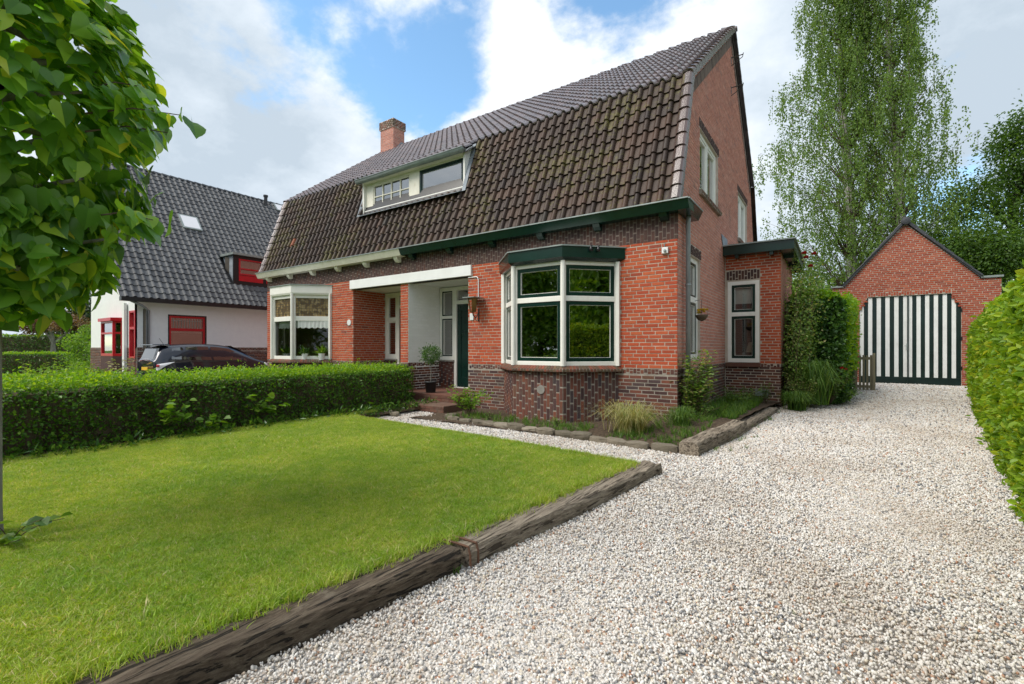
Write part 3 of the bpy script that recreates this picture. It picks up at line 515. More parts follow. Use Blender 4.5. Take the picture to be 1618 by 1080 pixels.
# bay windows
BP = [(-6.08, 8.5), (-5.30, 7.72), (-4.18, 7.72), (-3.40, 8.5)]
def bay(P, base_mat, cmat, right):
    fr = []
    for (a, b) in zip(P, P[1:]):
        u = (b[0] - a[0], b[1] - a[1]); fr.append((Frame(a, u, (u[1], -u[0])), math.hypot(*u)))
    basis = MB().prism([(x, y, -.4) for x, y in P], (0, 0, 1.2)).build('bay_window', 'dark_mortar', house)
    for k, (f, w) in enumerate(fr): pool(lay(f, .001, w, -.28, .76, vert=True, L=.24, j=.0095, Hc=(w - .001) / round(w / .0685), seed=40 + k), 'dark_brick', basis)
    off = lambda d: [(P[0][0] - d * 1.2, 8.49), (P[1][0] - d * .42, P[1][1] - d), (P[2][0] + d * .42, P[2][1] - d), (P[3][0] + d * 1.2, 8.49)]
    # sloping brick sill: rowlock bricks laid round the bay
    o0, o1 = off(.085), off(.0)
    mbs = MB(); vs = [(x, y, .765) for x, y in o0] + [(x, y, .80) for x, y in o0] + [(x, y, .868) for x, y in o1] + [(x, y, .765) for x, y in o1]
    for i in range(3): mbs.add([vs[i], vs[i + 1], vs[4 + i + 1], vs[4 + i]], [(0, 1, 2, 3)]); mbs.add([vs[4 + i], vs[5 + i], vs[9 + i], vs[8 + i]], [(0, 1, 2, 3)]); mbs.add([vs[i + 1], vs[i], vs[12 + i], vs[13 + i]], [(0, 1, 2, 3)])
    si = mbs.build('window_sill', 'dark_mortar', basis)
    sb = []
    for i in range(3):
        a, b = Vector((*o0[i], 0)), Vector((*o0[i + 1], 0)); c, d = Vector((*o1[i], 0)), Vector((*o1[i + 1], 0)); w = (b - a).length; nn = int(w / .066); u = (b - a).normalized(); n_ = Vector((u.y, -u.x, 0))
        for q in range(nn):
            t = (q + .5) / nn; p = a.lerp(b, t); r_ = c.lerp(d, t); top = Vector((r_.x, r_.y, .872)); bot = Vector((p.x, p.y, .803)); zz = (top - bot).normalized(); nt_ = zz.cross(u); nt_ = nt_ if nt_.z > 0 else -nt_
            sb.append(((top + bot) / 2 + nt_ * .008, u, zz, nt_, .055, (top - bot).length)); sb.append((p + n_ * .008 + Vector((0, 0, .782)), u, Vector((0, 0, 1)), n_, .055, .042))
    pool(sb, 'sill_brick', basis)
    smat = 'green_paint' if right else 'white_paint'; g = 'glass' if right else 'clear_glass'
    for k, (f, w) in enumerate(fr):
        e = .07 if right else .06; tz = (2.09, 2.19) if right else (2.02, 2.16)
        cells = [(e, w - e, .95, tz[0]), (e, w - e, tz[1], 2.77)] if right else [(e + .03, w - e - .03, .97, tz[0]), (e + .03, w - e - .03, tz[1], 2.70)]
        fo = Frame(f.o - f.n * .0, f.u, f.n)
        window(basis, fo, .0, w, .868, 2.84, cells, smat=smat, n0=-.10, n1=-.025, gl=g, room=False, sash=right, sw=.072, name='window_frame')
        if not right:
            # leaded lights: wires over the stained upper panes
            u0, u1, z0, z1 = cells[1]; mw = MB()
            for q in range(1, int((u1 - u0) / .075)): x = u0 + q * (u1 - u0) / int((u1 - u0) / .075); mw.fbox(fo, x - .003, x + .003, z0, z1, -.066, -.060)
            for q in range(1, 7): z = z0 + q * (z1 - z0) / 7; mw.fbox(fo, u0, u1, z - .003, z + .003, -.0655, -.0605)
            mw.build('leading', 'steel', basis)
            MB().add([fo(u0, z0, -.068), fo(u1, z0, -.068), fo(u1, z1, -.068), fo(u0, z1, -.068)], [(0, 1, 2, 3)]).build('stained_pane', 'stained_glass', basis)
    for q in (1, 2):   # corner posts
        x, y = P[q]; MB().lathe((x, y, .868), [(.046, 0), (.046, 1.972)], 10).build('corner_post', 'white_paint', basis)
    for x, s in ((P[0][0], 1), (P[3][0], -1)): MB().box(x - .035, x + .035, 8.43, 8.6, .868, 2.84).build('corner_post', 'white_paint', basis)
    zb, zt = (2.84, 3.09) if right else (2.80, 3.08)
    c0, c1 = off(.03), off(.11 if right else .05)
    mc = MB(); a4 = [(x, y, zb) for x, y in c0]; b4 = [(x, y, zb + .05) for x, y in c1]; d4 = [(x, y, zt) for x, y in c1]
    mc.v = a4 + b4 + d4
    for i in range(3): mc.f += [(i, i + 1, 5 + i, 4 + i), (4 + i, 5 + i, 9 + i, 8 + i)]
    mc.f += [(3, 2, 1, 0), (8, 9, 10, 11)]; mc.build('cornice', cmat, basis)
    e0 = off(.135 if right else .08); mz = MB(); mz.prism([(x, y, zt) for x, y in e0], (0, 0, .022)); mz.build('bay_roof', 'zinc', basis)
    return basis, fr
bayR, bfr = bay(BP, 'dark_mortar', 'green_paint', True)
BPL = [(mir(x), y) for x, y in reversed(BP)]
bayL, bfl = bay(BPL, 'dark_mortar', 'white_paint', False)
# rooms behind the two bays
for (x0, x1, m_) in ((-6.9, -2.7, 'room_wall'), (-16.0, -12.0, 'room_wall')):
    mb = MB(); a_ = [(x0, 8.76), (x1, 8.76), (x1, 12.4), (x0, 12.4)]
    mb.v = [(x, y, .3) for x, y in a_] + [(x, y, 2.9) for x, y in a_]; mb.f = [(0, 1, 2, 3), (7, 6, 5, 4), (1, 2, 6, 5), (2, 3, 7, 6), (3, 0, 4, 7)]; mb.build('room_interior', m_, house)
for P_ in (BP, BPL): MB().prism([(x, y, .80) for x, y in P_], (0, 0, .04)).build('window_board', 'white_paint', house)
f1 = bfr[1][0]; MB().lathe((0, 0, 0), [(.085, -.004), (.085, .004)], 24).build('tmp', 'concrete', bayR)
o = bpy.data.objects['tmp']; o.name = 'wall_plug'; o.rotation_euler = (R(90), 0, 0); o.location = (-4.651, 7.706, .41)

# gable windows, with zinc-lined lintels and brick sills
def gwin(h, cells, **k):
    w = window(house, GF, h[0], h[1], h[2], h[3], cells, n0=-.13, n1=-.05, **k); return w
h = WIN[0]; m_ = (h[0] + h[1]) / 2
gwin(h, [(h[0] + .08, m_ - .04, h[2] + .08, h[3] - .08), (m_ + .04, h[1] - .08, h[2] + .08, h[3] - .08)], smat='white_paint', rm='room_light')
h = WIN[1]; m_ = (h[0] + h[1]) / 2
gwin(h, [(h[0] + .08, m_ - .04, h[2] + .08, h[3] - .08), (m_ + .04, h[1] - .08, h[2] + .08, h[3] - .08)], smat='white_paint', rm='room_light')
h = WIN[2]; gwin(h, [(h[0] + .08, h[1] - .08, h[2] + .08, 2.12), (h[0] + .08, h[1] - .08, 2.24, h[3] - .1)])
for h in WIN[:2]:
    s = MB().hexa([GF(h[0] - .08, h[2] - .13, -.05), GF(h[0] - .08, h[2] - .13, .07), GF(h[1] + .08, h[2] - .13, .07), GF(h[1] + .08, h[2] - .13, -.05), GF(h[0] - .08, h[2] - .005, -.05), GF(h[0] - .08, h[2] - .04, .07), GF(h[1] + .08, h[2] - .04, .07), GF(h[1] + .08, h[2] - .005, -.05)]).build('window_sill', 'dark_mortar', house)
    pool(lay(Frame(GF.o + GF.n * .07, GF.u, GF.n), h[0] - .08, h[1] + .08, h[2] - .125, h[2] - .045, vert=True, L=.075, j=.008, seed=50), 'sill_brick', gw)
for z, L_ in ((9.0, .30), (8.2, .30)):
    a_ = MB().fbox(GF, 13.66, 13.74, z - .15, z + .03, .0, .012).build('wall_anchor', 'steel', house)
    MB().tube([GF(13.7, z, .0), GF(13.7, z, L_)], .013).build('anchor_rod', 'steel', a_); MB().tube([GF(13.7, z - .22, .0), GF(13.72, z - .05, L_ - .02), GF(13.72, z + .05, L_)], .011).build('anchor_rod', 'steel', a_)

# side extension
EF = Frame((0, 12.83), (1, 0), (0, -1)); ES = Frame((-1.08, 0), (0, 1), (1, 0))
eh = [(-2.24, -1.53, .84, 2.87)]
mb = grid_panel(MB(), EF, GX + .01, -1.08, -.4, 3.5, eh, -.22, 0); mb.fbox(ES, 13.06, 16.4, -.4, 3.5, -.22, 0); mb.box(GX, -1.3, 16.2, 16.4, -.4, 3.5)
ew = mb.build('extension_wall', 'mortar', house)
pool(lay(EF, GX + .02, -1.07, -.2, .76, [], seed=60), 'dark_brick', ew); pool(lay(EF, GX + .02, -1.07, .83, 3.5, [(-2.26, -1.51, .72, 3.17)], seed=61), 'red_brick', ew)
pool(lay(EF, -2.27, -1.49, 2.90, 3.15, vert=True, L=.23, seed=62), 'band_brick', ew)
pool(lay(EF, -1.50, -1.07, .735, .83, [], vert=True, L=.085, j=.01, seed=66), 'dark_brick', ew)
pool(lay(ES, 12.83, 16.4, -.2, .79, seed=63), 'dark_brick', ew); pool(lay(ES, 12.83, 16.4, .83, 3.5, seed=64), 'gable_brick', ew)
window(house, EF, -2.24, -1.53, .85, 2.87, [(-2.15, -1.62, .95, 2.0), (-2.15, -1.62, 2.10, 2.78)], n0=-.09, n1=.005, rd=1.6, sw=.065, gl='soft_glass')
MB().box(-2.28, -1.50, 12.74, 12.9, .74, .842).build('window_sill', 'sill_brick', house, bevel=.01)
er = MB().box(GX + .01, -.80, 12.55, 16.7, 3.5, 3.52).build('extension_roof', 'green_paint', house)
grid_panel(MB(), Frame((0, 12.55), (1, 0), (0, -1)), GX + .012, -.78, 3.52, 3.72, [], -.03, 0).build('fascia', 'green_paint', er); MB().box(-.81, -.78, 12.582, 16.7, 3.5, 3.72).build('fascia', 'green_paint', er)
MB().box(GX + .005, -.74, 12.50, 16.75, 3.72, 3.75).build('roof_edging', 'zinc', er)
for x in (-2.0, -1.25): MB().box(x - .04, x + .04, 12.6, 12.83, 3.42, 3.5).build('corbel', 'green_paint', er)
for y in (13.4, 14.8, 16.1): MB().box(-1.06, -.84, y - .04, y + .04, 3.42, 3.5).build('corbel', 'green_paint', er)
MB().fbox(EF, -1.62, -1.33, .04, .2, .01, .03).build('vent_grille', 'zinc', ew)
lead = MB(); lead.add([(GX + .02, 12.3, 4.0), (GX + .02, 13.1, 4.0), (GX + .02, 13.1, 3.75), (GX + .02, 12.5, 3.75)], [(0, 1, 2, 3)]); lead.build('lead_flashing', 'lead', er)
MB().tube([(GX - .01, 11.35, .12), (GX + .02, 11.35, .12)], .05, 14).build('vent_hole', 'black_paint', gw)

# roof
RF = MB(); 
for s0, s1 in (((8.30, 3.70), (9.2, 6.30)), ((9.2, 6.30), (13.7, 9.69)), ((13.7, 9.69), (17.2, 6.42)), ((17.2, 6.42), (18.4, 3.5))):
    RF.add([(LX - .05, *s0), (GX + .03, *s0), (GX + .03, *s1), (LX - .05, *s1)], [(0, 1, 2, 3)])
roof = RF.build('roof', 'black_paint', house)
def tile_proto(w, l, roll=.066, lift=.034):
    us = [-.03, .10, .30, .46, .54, .61, .70, .84, .93, 1.0, 1.03]; hs = [0, -.004, -.004, 0, roll * .18, roll * .75, roll, roll, roll * .8, roll * .3, -.004]; m = MB(); n = len(us)
    for v, hh in ((0, lift), (l, 0.0)):
        for u, q in zip(us, hs): m.v.append((u * w, v, q + hh))
    for u, q in zip(us, hs): m.v.append((u * w, .0, q + lift))
    for u, q in zip(us, hs): m.v.append((u * w, .004, q + lift - .032))
    for i in range(n - 1): m.f.append((i, i + 1, n + i + 1, n + i)); m.f.append((3 * n + i, 3 * n + i + 1, 2 * n + i + 1, 2 * n + i))
    return m
def tiles(p0, du, dv, cols, rows, w, l, proto, skip=None, jit=.004):
    """positions: origin p0, unit du (across), dv (up the slope)"""
    nrm = du.cross(dv).normalized(); res = []
    for r in range(rows):
        for c in range(cols):
            if skip and skip(c, r): continue
            p = p0 + du * (c * w) + dv * (r * l); res.append((p, c, r))
    return res, nrm
def tile_mat(p, du, dv, nrm, jit):
    a = random.uniform(-jit, jit); d2 = (du + dv * a).normalized(); v2 = (dv - du * a).normalized(); q = p + nrm * random.uniform(0, .006) + dv * random.uniform(-.006, .006)
    return Matrix(((d2.x, v2.x, nrm.x, q.x), (d2.y, v2.y, nrm.y, q.y), (d2.z, v2.z, nrm.z, q.z), (0, 0, 0, 1)))
def tiles_build(res, du, dv, nrm, proto, mat, par, single=0, name='roof_tile', jit=.012, big=None):
    if single: res = sorted(res, key=lambda t: -(1 / (t[0] - CAM).length_squared if inview(t[0]) else 0))
    me = proto.mesh(name, True); me.materials.append(M[mat])
    for p, c, r in res[:single]:
        o = bpy.data.objects.new(name, me); C.objects.link(o); m = tile_mat(p, du, dv, nrm, jit); o.location = m.to_translation(); o.rotation_euler = m.to_euler(); setparent(o, par)
    V0 = np.array(proto.v); F0 = np.array(proto.f); Vs = []
    for p, c, r in res[single:]:
        m = np.array(tile_mat(p, du, dv, nrm, jit)); Vs.append(V0 @ m[:3, :3].T + m[:3, 3])
    if Vs:
        n = len(Vs); F = (F0[None] + (np.arange(n) * len(V0))[:, None, None]).reshape(-1, F0.shape[1]); npmesh(name + 's', np.concatenate(Vs), F, mat, par, kind='stuff', smooth=True)
X = Vector((1, 0, 0)); cols = 64; TW = 13.82 / cols
v1 = Vector((0, .87, 2.60)); l1 = v1.length; v1.normalize(); rows1 = 10; tl = l1 / rows1; pr1 = tile_proto(TW, tl * 1.04)
DX0, DX1 = -11.32, -7.52
def skip1(c, r):
    x = LX + .02 + (c + .5) * TW; z = 3.78 + (r + .5) * tl * v1.z; return DX0 - .05 < x < DX1 + .12 and z > 5.12
res, nr = tiles(Vector((LX + .02, 8.32, 3.76)), X, v1, cols, rows1, TW, tl, pr1, skip1)
random.shuffle(res); oran = [t for t in res if t[1] == 6 and t[2] == 3][:1]; res = [t for t in res if t not in oran]
tiles_build(res, X, v1, nr, pr1, 'roof_tile', roof, single=300); tiles_build(oran, X, v1, nr, pr1, 'orange_tile', roof, single=1)
v2 = Vector((0, 4.5, 3.40)); l2 = v2.length; v2.normalize(); rows2 = 19; t2 = l2 / rows2; pr2 = tile_proto(TW, t2 * 1.04, .060, .034)
res, nr2 = tiles(Vector((LX + .02, 9.17, 6.37)), X, v2, cols, rows2, TW, t2, pr2)
ex, _ = tiles(Vector((LX + .02, 9.17, 6.37)) - v2 * t2 * 1.45, X, v2, cols, 2, TW, t2, pr2, lambda c, r: not (DX0 - .1 < LX + .02 + (c + .5) * TW < DX1 + .15))
tiles_build(res + ex, X, v2, nr2, pr2, 'upper_tile', roof)
MB().add([tuple(Vector((DX0, 9.2, 6.34))), tuple(Vector((DX1 + .2, 9.2, 6.34))), (DX1 + .2, 8.72, 5.98), (DX0, 8.72, 5.98)], [(0, 1, 2, 3)]).build('roof_board', 'black_paint', roof)
def halfround(r0, r1, l, k=7):
    m = MB()
    for v, r_ in ((0, r1), (l, r0)):
        for i in range(k + 1): t = math.pi * i / k; m.v.append((v, r_ * math.cos(t), r_ * math.sin(t)))
    for i in range(k): m.f.append((i, i + 1, k + 2 + i, k + 1 + i))
    m.f.append(tuple(range(k + 1))); return m
def place_set(m, mat, mats, name, par):
    me = m.mesh(name, True); me.materials.append(M[mat]); me.polygons.foreach_set('use_smooth', [True] * len(me.polygons))
    for q in mats: o = bpy.data.objects.new(name, me); C.objects.link(o); o.location = q.to_translation(); o.rotation_euler = q.to_euler(); setparent(o, par)
rt_ = halfround(.085, .165, .37)
place_set(rt_, 'upper_tile', [Matrix.Translation((LX - .05 + i * .35, 13.7 + random.uniform(-.008, .008), 9.70 + random.uniform(0, .012))) for i in range(40)], 'ridge_tile', roof)
def verge(x, p, q, n, mat, flip):
    p, q = Vector((x, *p)), Vector((x, *q)); d = (q - p) / n; dn = d.normalized(); X_ = Vector((-1 if flip else 1, 0, 0)); nr_ = (X_.cross(dn)); nr_ = nr_ if nr_.z > 0 else -nr_
    m = MB(); l = d.length * 1.05
    prof = [(-.10, .015), (-.05, .05), (0, .06), (.05, .055), (.085, .035), (.098, .0), (.10, -.10)]; k = len(prof)
    for v, up_ in ((0, .028), (l, 0)):
        for a, b in prof: m.v.append((a, v, b + up_))
    for a, b in prof: m.v.append((a * .9, 0, b))
    for i in range(k - 1): m.f += [(i, i + 1, k + i + 1, k + i), (2 * k + i, 2 * k + i + 1, i + 1, i)]
    for i in range(n):
        q_ = p + d * i; mm = MB(); mm.v = [tuple(q_ + X_ * a + dn * v + nr_ * b) for a, v, b in m.v]; mm.f = m.f; mm.build('verge_tile', mat, roof, smooth=False)
verge(GX + .02, (8.30, 3.78), (9.18, 6.38), 10, 'verge_tile', False); verge(GX + .02, (9.16, 6.39), (13.68, 9.78), 19, 'verge_tile', False)
verge(LX - .03, (8.30, 3.78), (9.18, 6.38), 10, 'verge_tile', True); verge(LX - .03, (9.16, 6.39), (13.68, 9.78), 19, 'upper_tile', True)
verge(GX + .02, (17.25, 6.50), (13.72, 9.78), 15, 'upper_tile', False); verge(GX + .02, (18.45, 3.6), (17.25, 6.5), 9, 'roof_tile', False)
# box gutters, corbels, downpipe
def gutter(x0, x1, mat, endwrap):
    g = MB().hexa([(x0, 8.30, 3.60), (x1, 8.30, 3.60), (x1, 8.62, 3.60), (x0, 8.62, 3.60), (x0, 8.22, 3.755), (x1, 8.22, 3.755), (x1, 8.62, 3.755), (x0, 8.62, 3.755)]).build('gutter', mat, house)
    MB().box(x0, x1, 8.205, 8.25, 3.757, 3.778).build('gutter_edge', 'zinc', g)
    if endwrap: 
        MB().hexa([(GX + .01, 8.625, 3.60), (-2.12, 8.625, 3.60), (-2.12, 9.25, 3.60), (GX + .01, 9.25, 3.60), (GX + .01, 8.625, 3.755), (-2.045, 8.625, 3.755), (-2.045, 9.25, 3.755), (GX + .01, 9.25, 3.755)]).build('gutter_return', mat, g)
        MB().box(GX + .01, -2.035, 8.26, 9.26, 3.758, 3.78).build('gutter_edge', 'zinc', g)
    return g
gR = gutter(-9.22, -2.055, 'green_paint', True); gL = gutter(-16.38, -9.222, 'cream_paint', False)
for i in range(6): x = -9.55 - i * 1.28; MB().prism([(x, 8.50, 3.46), (x, 8.42, 3.47), (x, 8.36, 3.53), (x, 8.33, 3.598), (x, 8.50, 3.598)], (.14, 0, 0)).build('corbel', 'cream_paint', house)
for i in range(6): x = -2.45 - i * 1.28; MB().prism([(x, 8.49, 3.48), (x, 8.42, 3.49), (x, 8.36, 3.54), (x, 8.33, 3.598), (x, 8.49, 3.598)], (-.14, 0, 0)).build('corbel', 'green_paint', house)
pp = MB().tube([(-2.22, 8.89, -.2), (-2.22, 8.89, 3.5), (-2.2, 8.86, 3.61)], .042, 14).build('downpipe', 'pvc_grey', house, smooth=True)
for z in (.6, 2.35): MB().tube([(-2.22, 8.89, z), (-2.22, 8.89, z + .03)], .052, 14).build('pipe_clip', 'pvc_grey', pp)
# dormer
DF = Frame((0, 8.86), (1, 0), (0, -1)); dz0, dz1 = 5.10, 6.0
W1 = (-11.0, -9.50, 5.21, 5.91); W2 = (-9.12, -7.58, 5.21, 5.93)
dm = grid_panel(MB(), DF, DX0, DX1, dz0, dz1, [(W1[0], W1[1], W1[2], W1[3]), (W2[0], W2[1], W2[2], W2[3])], -.08, 0).build('dormer', 'cream_paint', house, bevel=.006)
x0, x1, z0, z1 = W1; cs = [(x0 + .04 + i * (x1 - x0 - .04) / 4, x0 + i * (x1 - x0 - .04) / 4 + (x1 - x0 - .04) / 4 + .005, a, b) for i in range(4) for a, b in ((z0 + .04, z0 + .335), (z0 + .365, z1 - .04))]
window(dm, DF, x0, x1, z0, z1, cs, mat='cream_paint', n0=-.07, n1=-.015, sash=False, room=False)
window(dm, DF, *W2, [(W2[0] + .05, W2[1] - .05, W2[2] + .05, W2[3] - .05)], mat='green_paint', smat='green_paint', n0=-.07, n1=-.01, room=False)
MB().fbox(DF, DX0 - .02, DX1 + .02, dz0 - .02, dz0 + .10, .002, .05).build('dormer_sill', 'white_paint', dm)
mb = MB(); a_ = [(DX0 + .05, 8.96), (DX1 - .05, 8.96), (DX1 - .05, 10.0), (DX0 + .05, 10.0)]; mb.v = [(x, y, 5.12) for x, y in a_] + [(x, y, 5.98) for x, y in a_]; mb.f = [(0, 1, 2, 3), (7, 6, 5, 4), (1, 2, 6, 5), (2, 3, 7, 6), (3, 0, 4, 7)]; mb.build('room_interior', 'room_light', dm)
for s, x in ((1, DX1), (-1, DX0)):
    MB().prism([(x, 8.78, 5.10), (x, 8.78, 6.05), (x, 9.12, 6.30), (x, 9.15, 6.12)], (.05 * s, 0, 0)).build('dormer_cheek', 'white_paint', dm)
    MB().prism([(x + .052 * s, 8.66, 5.02), (x + .052 * s, 8.74, 5.05), (x + .052 * s, 9.16, 6.28), (x + .052 * s, 9.08, 6.30)], (.11 * s, 0, 0)).build('lead_flashing', 'lead', dm)
MB().hexa([(DX0 - .05, 8.56, 4.98), (DX1 + .05, 8.56, 4.98), (DX1 + .05, 8.86, 5.09), (DX0 - .05, 8.86, 5.09), (DX0 - .05, 8.56, 4.995), (DX1 + .05, 8.56, 4.995), (DX1 + .05, 8.86, 5.105), (DX0 - .05, 8.86, 5.105)]).build('lead_flashing', 'lead', dm)
gm = MB(); pts = []
for x in (DX0 - .15, DX1 + .12):
    for i in range(9): t = math.pi * i / 8; pts.append((x, 8.66 - .085 * math.cos(t) , 6.06 - .10 * math.sin(t)))
gm.v = pts; gm.f = [(i, i + 1, 10 + i, 9 + i) for i in range(8)] + [tuple(range(8, -1, -1)), tuple(range(9, 18))]; dg = gm.build('dormer_gutter', 'zinc', dm, smooth=True)
MB().tube([(DX0 - .15, 8.572, 6.06), (DX1 + .12, 8.572, 6.06)], .012, 6).build('gutter_edge', 'zinc', dm)
for x in np.linspace(DX0, DX1, 5): MB().tube([(x, 8.575, 6.07), (x, 8.60, 5.99), (x, 8.66, 5.955), (x, 8.72, 5.98)], .009, 5).build('gutter_bracket', 'zinc', dm)
MB().box(DX0, DX1, 8.70, 8.88, 5.985, 6.03).build('soffit', 'cream_paint', dm)
# chimney
CX, CY = -15.5, 13.5; ch = MB().box(CX - .40, CX + .40, CY - .30, CY + .30, 9.0, 10.72).build('chimney', 'gable_mortar', roof)
cf = [(Frame((CX, CY - .30), (1, 0), (0, -1)), .40), (Frame((CX + .40, CY), (0, 1), (1, 0)), .30)]
cfb = [b for f, w in cf for b in lay(f, -w, w, 9.1, 10.42, seed=70)]; bricks_joined('bricks', cfb, 'gable_brick', roof)
MB().box(CX - .44, CX + .44, CY - .34, CY + .34, 10.42, 10.76).build('chimney_cap', 'gable_mortar', roof)
bricks_joined('bricks', [b for f, w in ((Frame((CX, CY - .34), (1, 0), (0, -1)), .44), (Frame((CX + .44, CY), (0, 1), (1, 0)), .34)) for b in lay(f, -w, w, 10.43, 10.75, vert=True, L=.15, seed=71)], 'sill_brick', roof)
MB().prism([(CX + .41, CY - .34, 9.4), (CX + .41, CY + .1, 9.9), (CX + .41, CY + .3, 9.9), (CX + .41, CY + .3, 9.5)], (.02, 0, 0)).build('lead_flashing', 'lead', roof)
# deal out the bricks: the 300 that show largest are single parts, the rest joined per wall and kind
BK.sort(key=lambda t: -pool_size(t[0]))
for b, m_, p_ in BK[:300]: brick_single(b, m_, p_)
grp = {}
for b, m_, p_ in BK[300:]: grp.setdefault((m_, p_.name), (p_, []))[1].append(b)
for (m_, _), (p_, bl) in grp.items(): bricks_joined('bricks', bl, m_, p_)

# ------------------------------------------------------------------ garage
gar = thing('brick_garage', 'red brick garage with pointed gable and black and white striped double doors', 'garage', (1.95, 20.6, 0))
AF = Frame((0, 20.4), (1, 0), (0, -1)); gx0, gx1 = -.09, 4.2; AX = 1.93
def garz(x): 
    if x < .25 or x > 3.72: return 3.36
    return min(3.38 + (x - .25) * 1.20, 5.38) if x <= AX else 3.46 + (3.72 - x) * 1.07
gd = (.69, 3.30, 0, 2.53)
mb = MB(); xs = sorted({gx0, gx1, .25, 3.72, AX, .69, 3.30, .93, 3.06} | set(np.arange(0, 4.2, .25)))
def doortop(x): return 2.55 + (min(x, .93) - .69) / .24 * .42 if x < .93 else (2.97 if x < 3.06 else 2.97 - (x - 3.06) / .24 * .42)
for a_, b_ in zip(xs, xs[1:]):
    c_ = (a_ + b_) / 2; za, zb = (-.3, -.3) if not (.69 < c_ < 3.30) else (doortop(a_ + 1e-4), doortop(b_ - 1e-4))
    mb.hexa([(a_, 20.62, za), (b_, 20.62, zb), (b_, 20.4, zb), (a_, 20.4, za), (a_, 20.62, garz(a_ + 1e-3)), (b_, 20.62, garz(b_ - 1e-3)), (b_, 20.4, garz(b_ - 1e-3)), (a_, 20.4, garz(a_ + 1e-3))])
mb.box(gx0, gx0 + .2, 20.62, 26.5, -.3, 3.3); mb.box(gx1 - .2, gx1, 20.62, 26.5, -.3, 3.3); gwl = mb.build('wall', 'garage_mortar', gar)
def alim(z): return (gx0, gx1) if z < 3.36 else (.27 + (z - 3.38) / 1.20, 3.70 - (z - 3.46) / 1.07)
gbh = [(.69, 3.30, -.3, 2.53), (.77, 3.22, 2.5, 2.66), (.85, 3.14, 2.6, 2.80), (.92, 3.07, 2.7, 3.13)]
gb = lay(AF, gx0, gx1, .02, 5.3, gbh, lim=alim, seed=80, Hc=.066); gb += lay(AF, .93, 3.06, 2.98, 3.12, vert=True, L=.13, j=.01, seed=81)
gb.sort(key=lambda b: -pool_size(b))
for b in gb[:300]: brick_single(b, 'garage_brick', gwl)
bricks_joined('bricks', gb[300:], 'garage_brick', gwl)
gdoor = None
for side, (x0, x1) in enumerate(((.70, 1.99), (2.0, 3.29))):
    d_ = MB().box(x0, x1, 20.46, 20.50, .24, 2.50).build('garage_door', 'dark_green_board', gar)
    npl = 11 + side; wpl = (x1 - x0) / npl
    for i in range(npl):
        a_, b_ = x0 + i * wpl + .002, x0 + (i + 1) * wpl - .002; zt = doortop((a_ + b_) / 2) - .03; za, zb = doortop(a_) - .02, doortop(b_) - .02
        m_ = MB().hexa([(a_, 20.44, .24), (b_, 20.44, .24), (b_, 20.459, .24), (a_, 20.459, .24), (a_, 20.44, za), (b_, 20.44, zb), (b_, 20.459, zb), (a_, 20.459, za)])
        white = i % 2 == 0
        m_.build('plank', 'white_board' if white else 'dark_green_board', d_)
    MB().box(x0, x1, 20.425, 20.458, .015, .238).build('kick_board', 'dark_green_board', d_)
MB().box(1.975, 2.015, 20.405, 20.437, .02, 2.95).build('cover_strip', 'dark_green_board', gar)
MB().box(1.955, 1.985, 20.39, 20.404, 1.15, 1.36).build('lock_plate', 'zinc', gar); MB().tube([(1.97, 20.39, 1.28), (1.97, 20.35, 1.28), (1.90, 20.345, 1.28)], .01, 6).build('door_handle', 'zinc', gar)
for z in (.5, 1.45, 2.35): MB().tube([(3.31, 20.40, z), (3.31, 20.40, z + .12)], .018, 6).build('hinge', 'black_paint', gar)
# roof and edge tiles
rf = MB().add([(gx0 + .25, 20.3, 3.42), (AX, 20.3, 5.40), (AX, 26.6, 5.40), (gx0 + .25, 26.6, 3.42)], [(0, 1, 2, 3)]).add([(AX, 20.3, 5.40), (3.8, 20.3, 3.42), (3.8, 26.6, 3.42), (AX, 26.6, 5.40)], [(0, 1, 2, 3)]).build('roof', 'black_tile', gar)
def edge(p, q, n):
    p, q = Vector(p), Vector(q); d = (q - p) / n; dn = d.normalized(); up_ = Vector((0, -1, 0)).cross(dn); up_ = up_ if up_.z > 0 else -up_
    for i in range(n):
        a_ = p + d * i; b_ = a_ + d * 1.03; m_ = MB()
        m_.hexa([a_ - up_ * .05, a_ - up_ * .05 + Vector((0, .2, 0)), b_ - up_ * .05 + Vector((0, .2, 0)), b_ - up_ * .05, a_ + up_ * .055, a_ + up_ * .055 + Vector((0, .2, 0)), b_ + up_ * .035 + Vector((0, .2, 0)), b_ + up_ * .035])
        m_.build('verge_tile', 'black_tile', rf, bevel=.012)
edge((.22, 20.33, 3.40), (AX - .06, 20.33, 5.42), 8); edge((3.76, 20.33, 3.46), (AX + .06, 20.33, 5.42), 8)
o = MB().lathe((0, 0, 0), [(.12, 0), (.13, .03), (.12, .05), (.05, .062)], 16).build('ridge_cap', 'black_tile', rf); o.rotation_euler = (R(90), 0, 0); o.location = (AX, 20.33, 5.45)
MB().box(gx0 - .04, .24, 20.34, 20.7, 3.36, 3.41).build('coping', 'zinc', gar); MB().box(3.74, gx1 + .04, 20.34, 20.7, 3.40, 3.46).build('coping', 'zinc', gar)

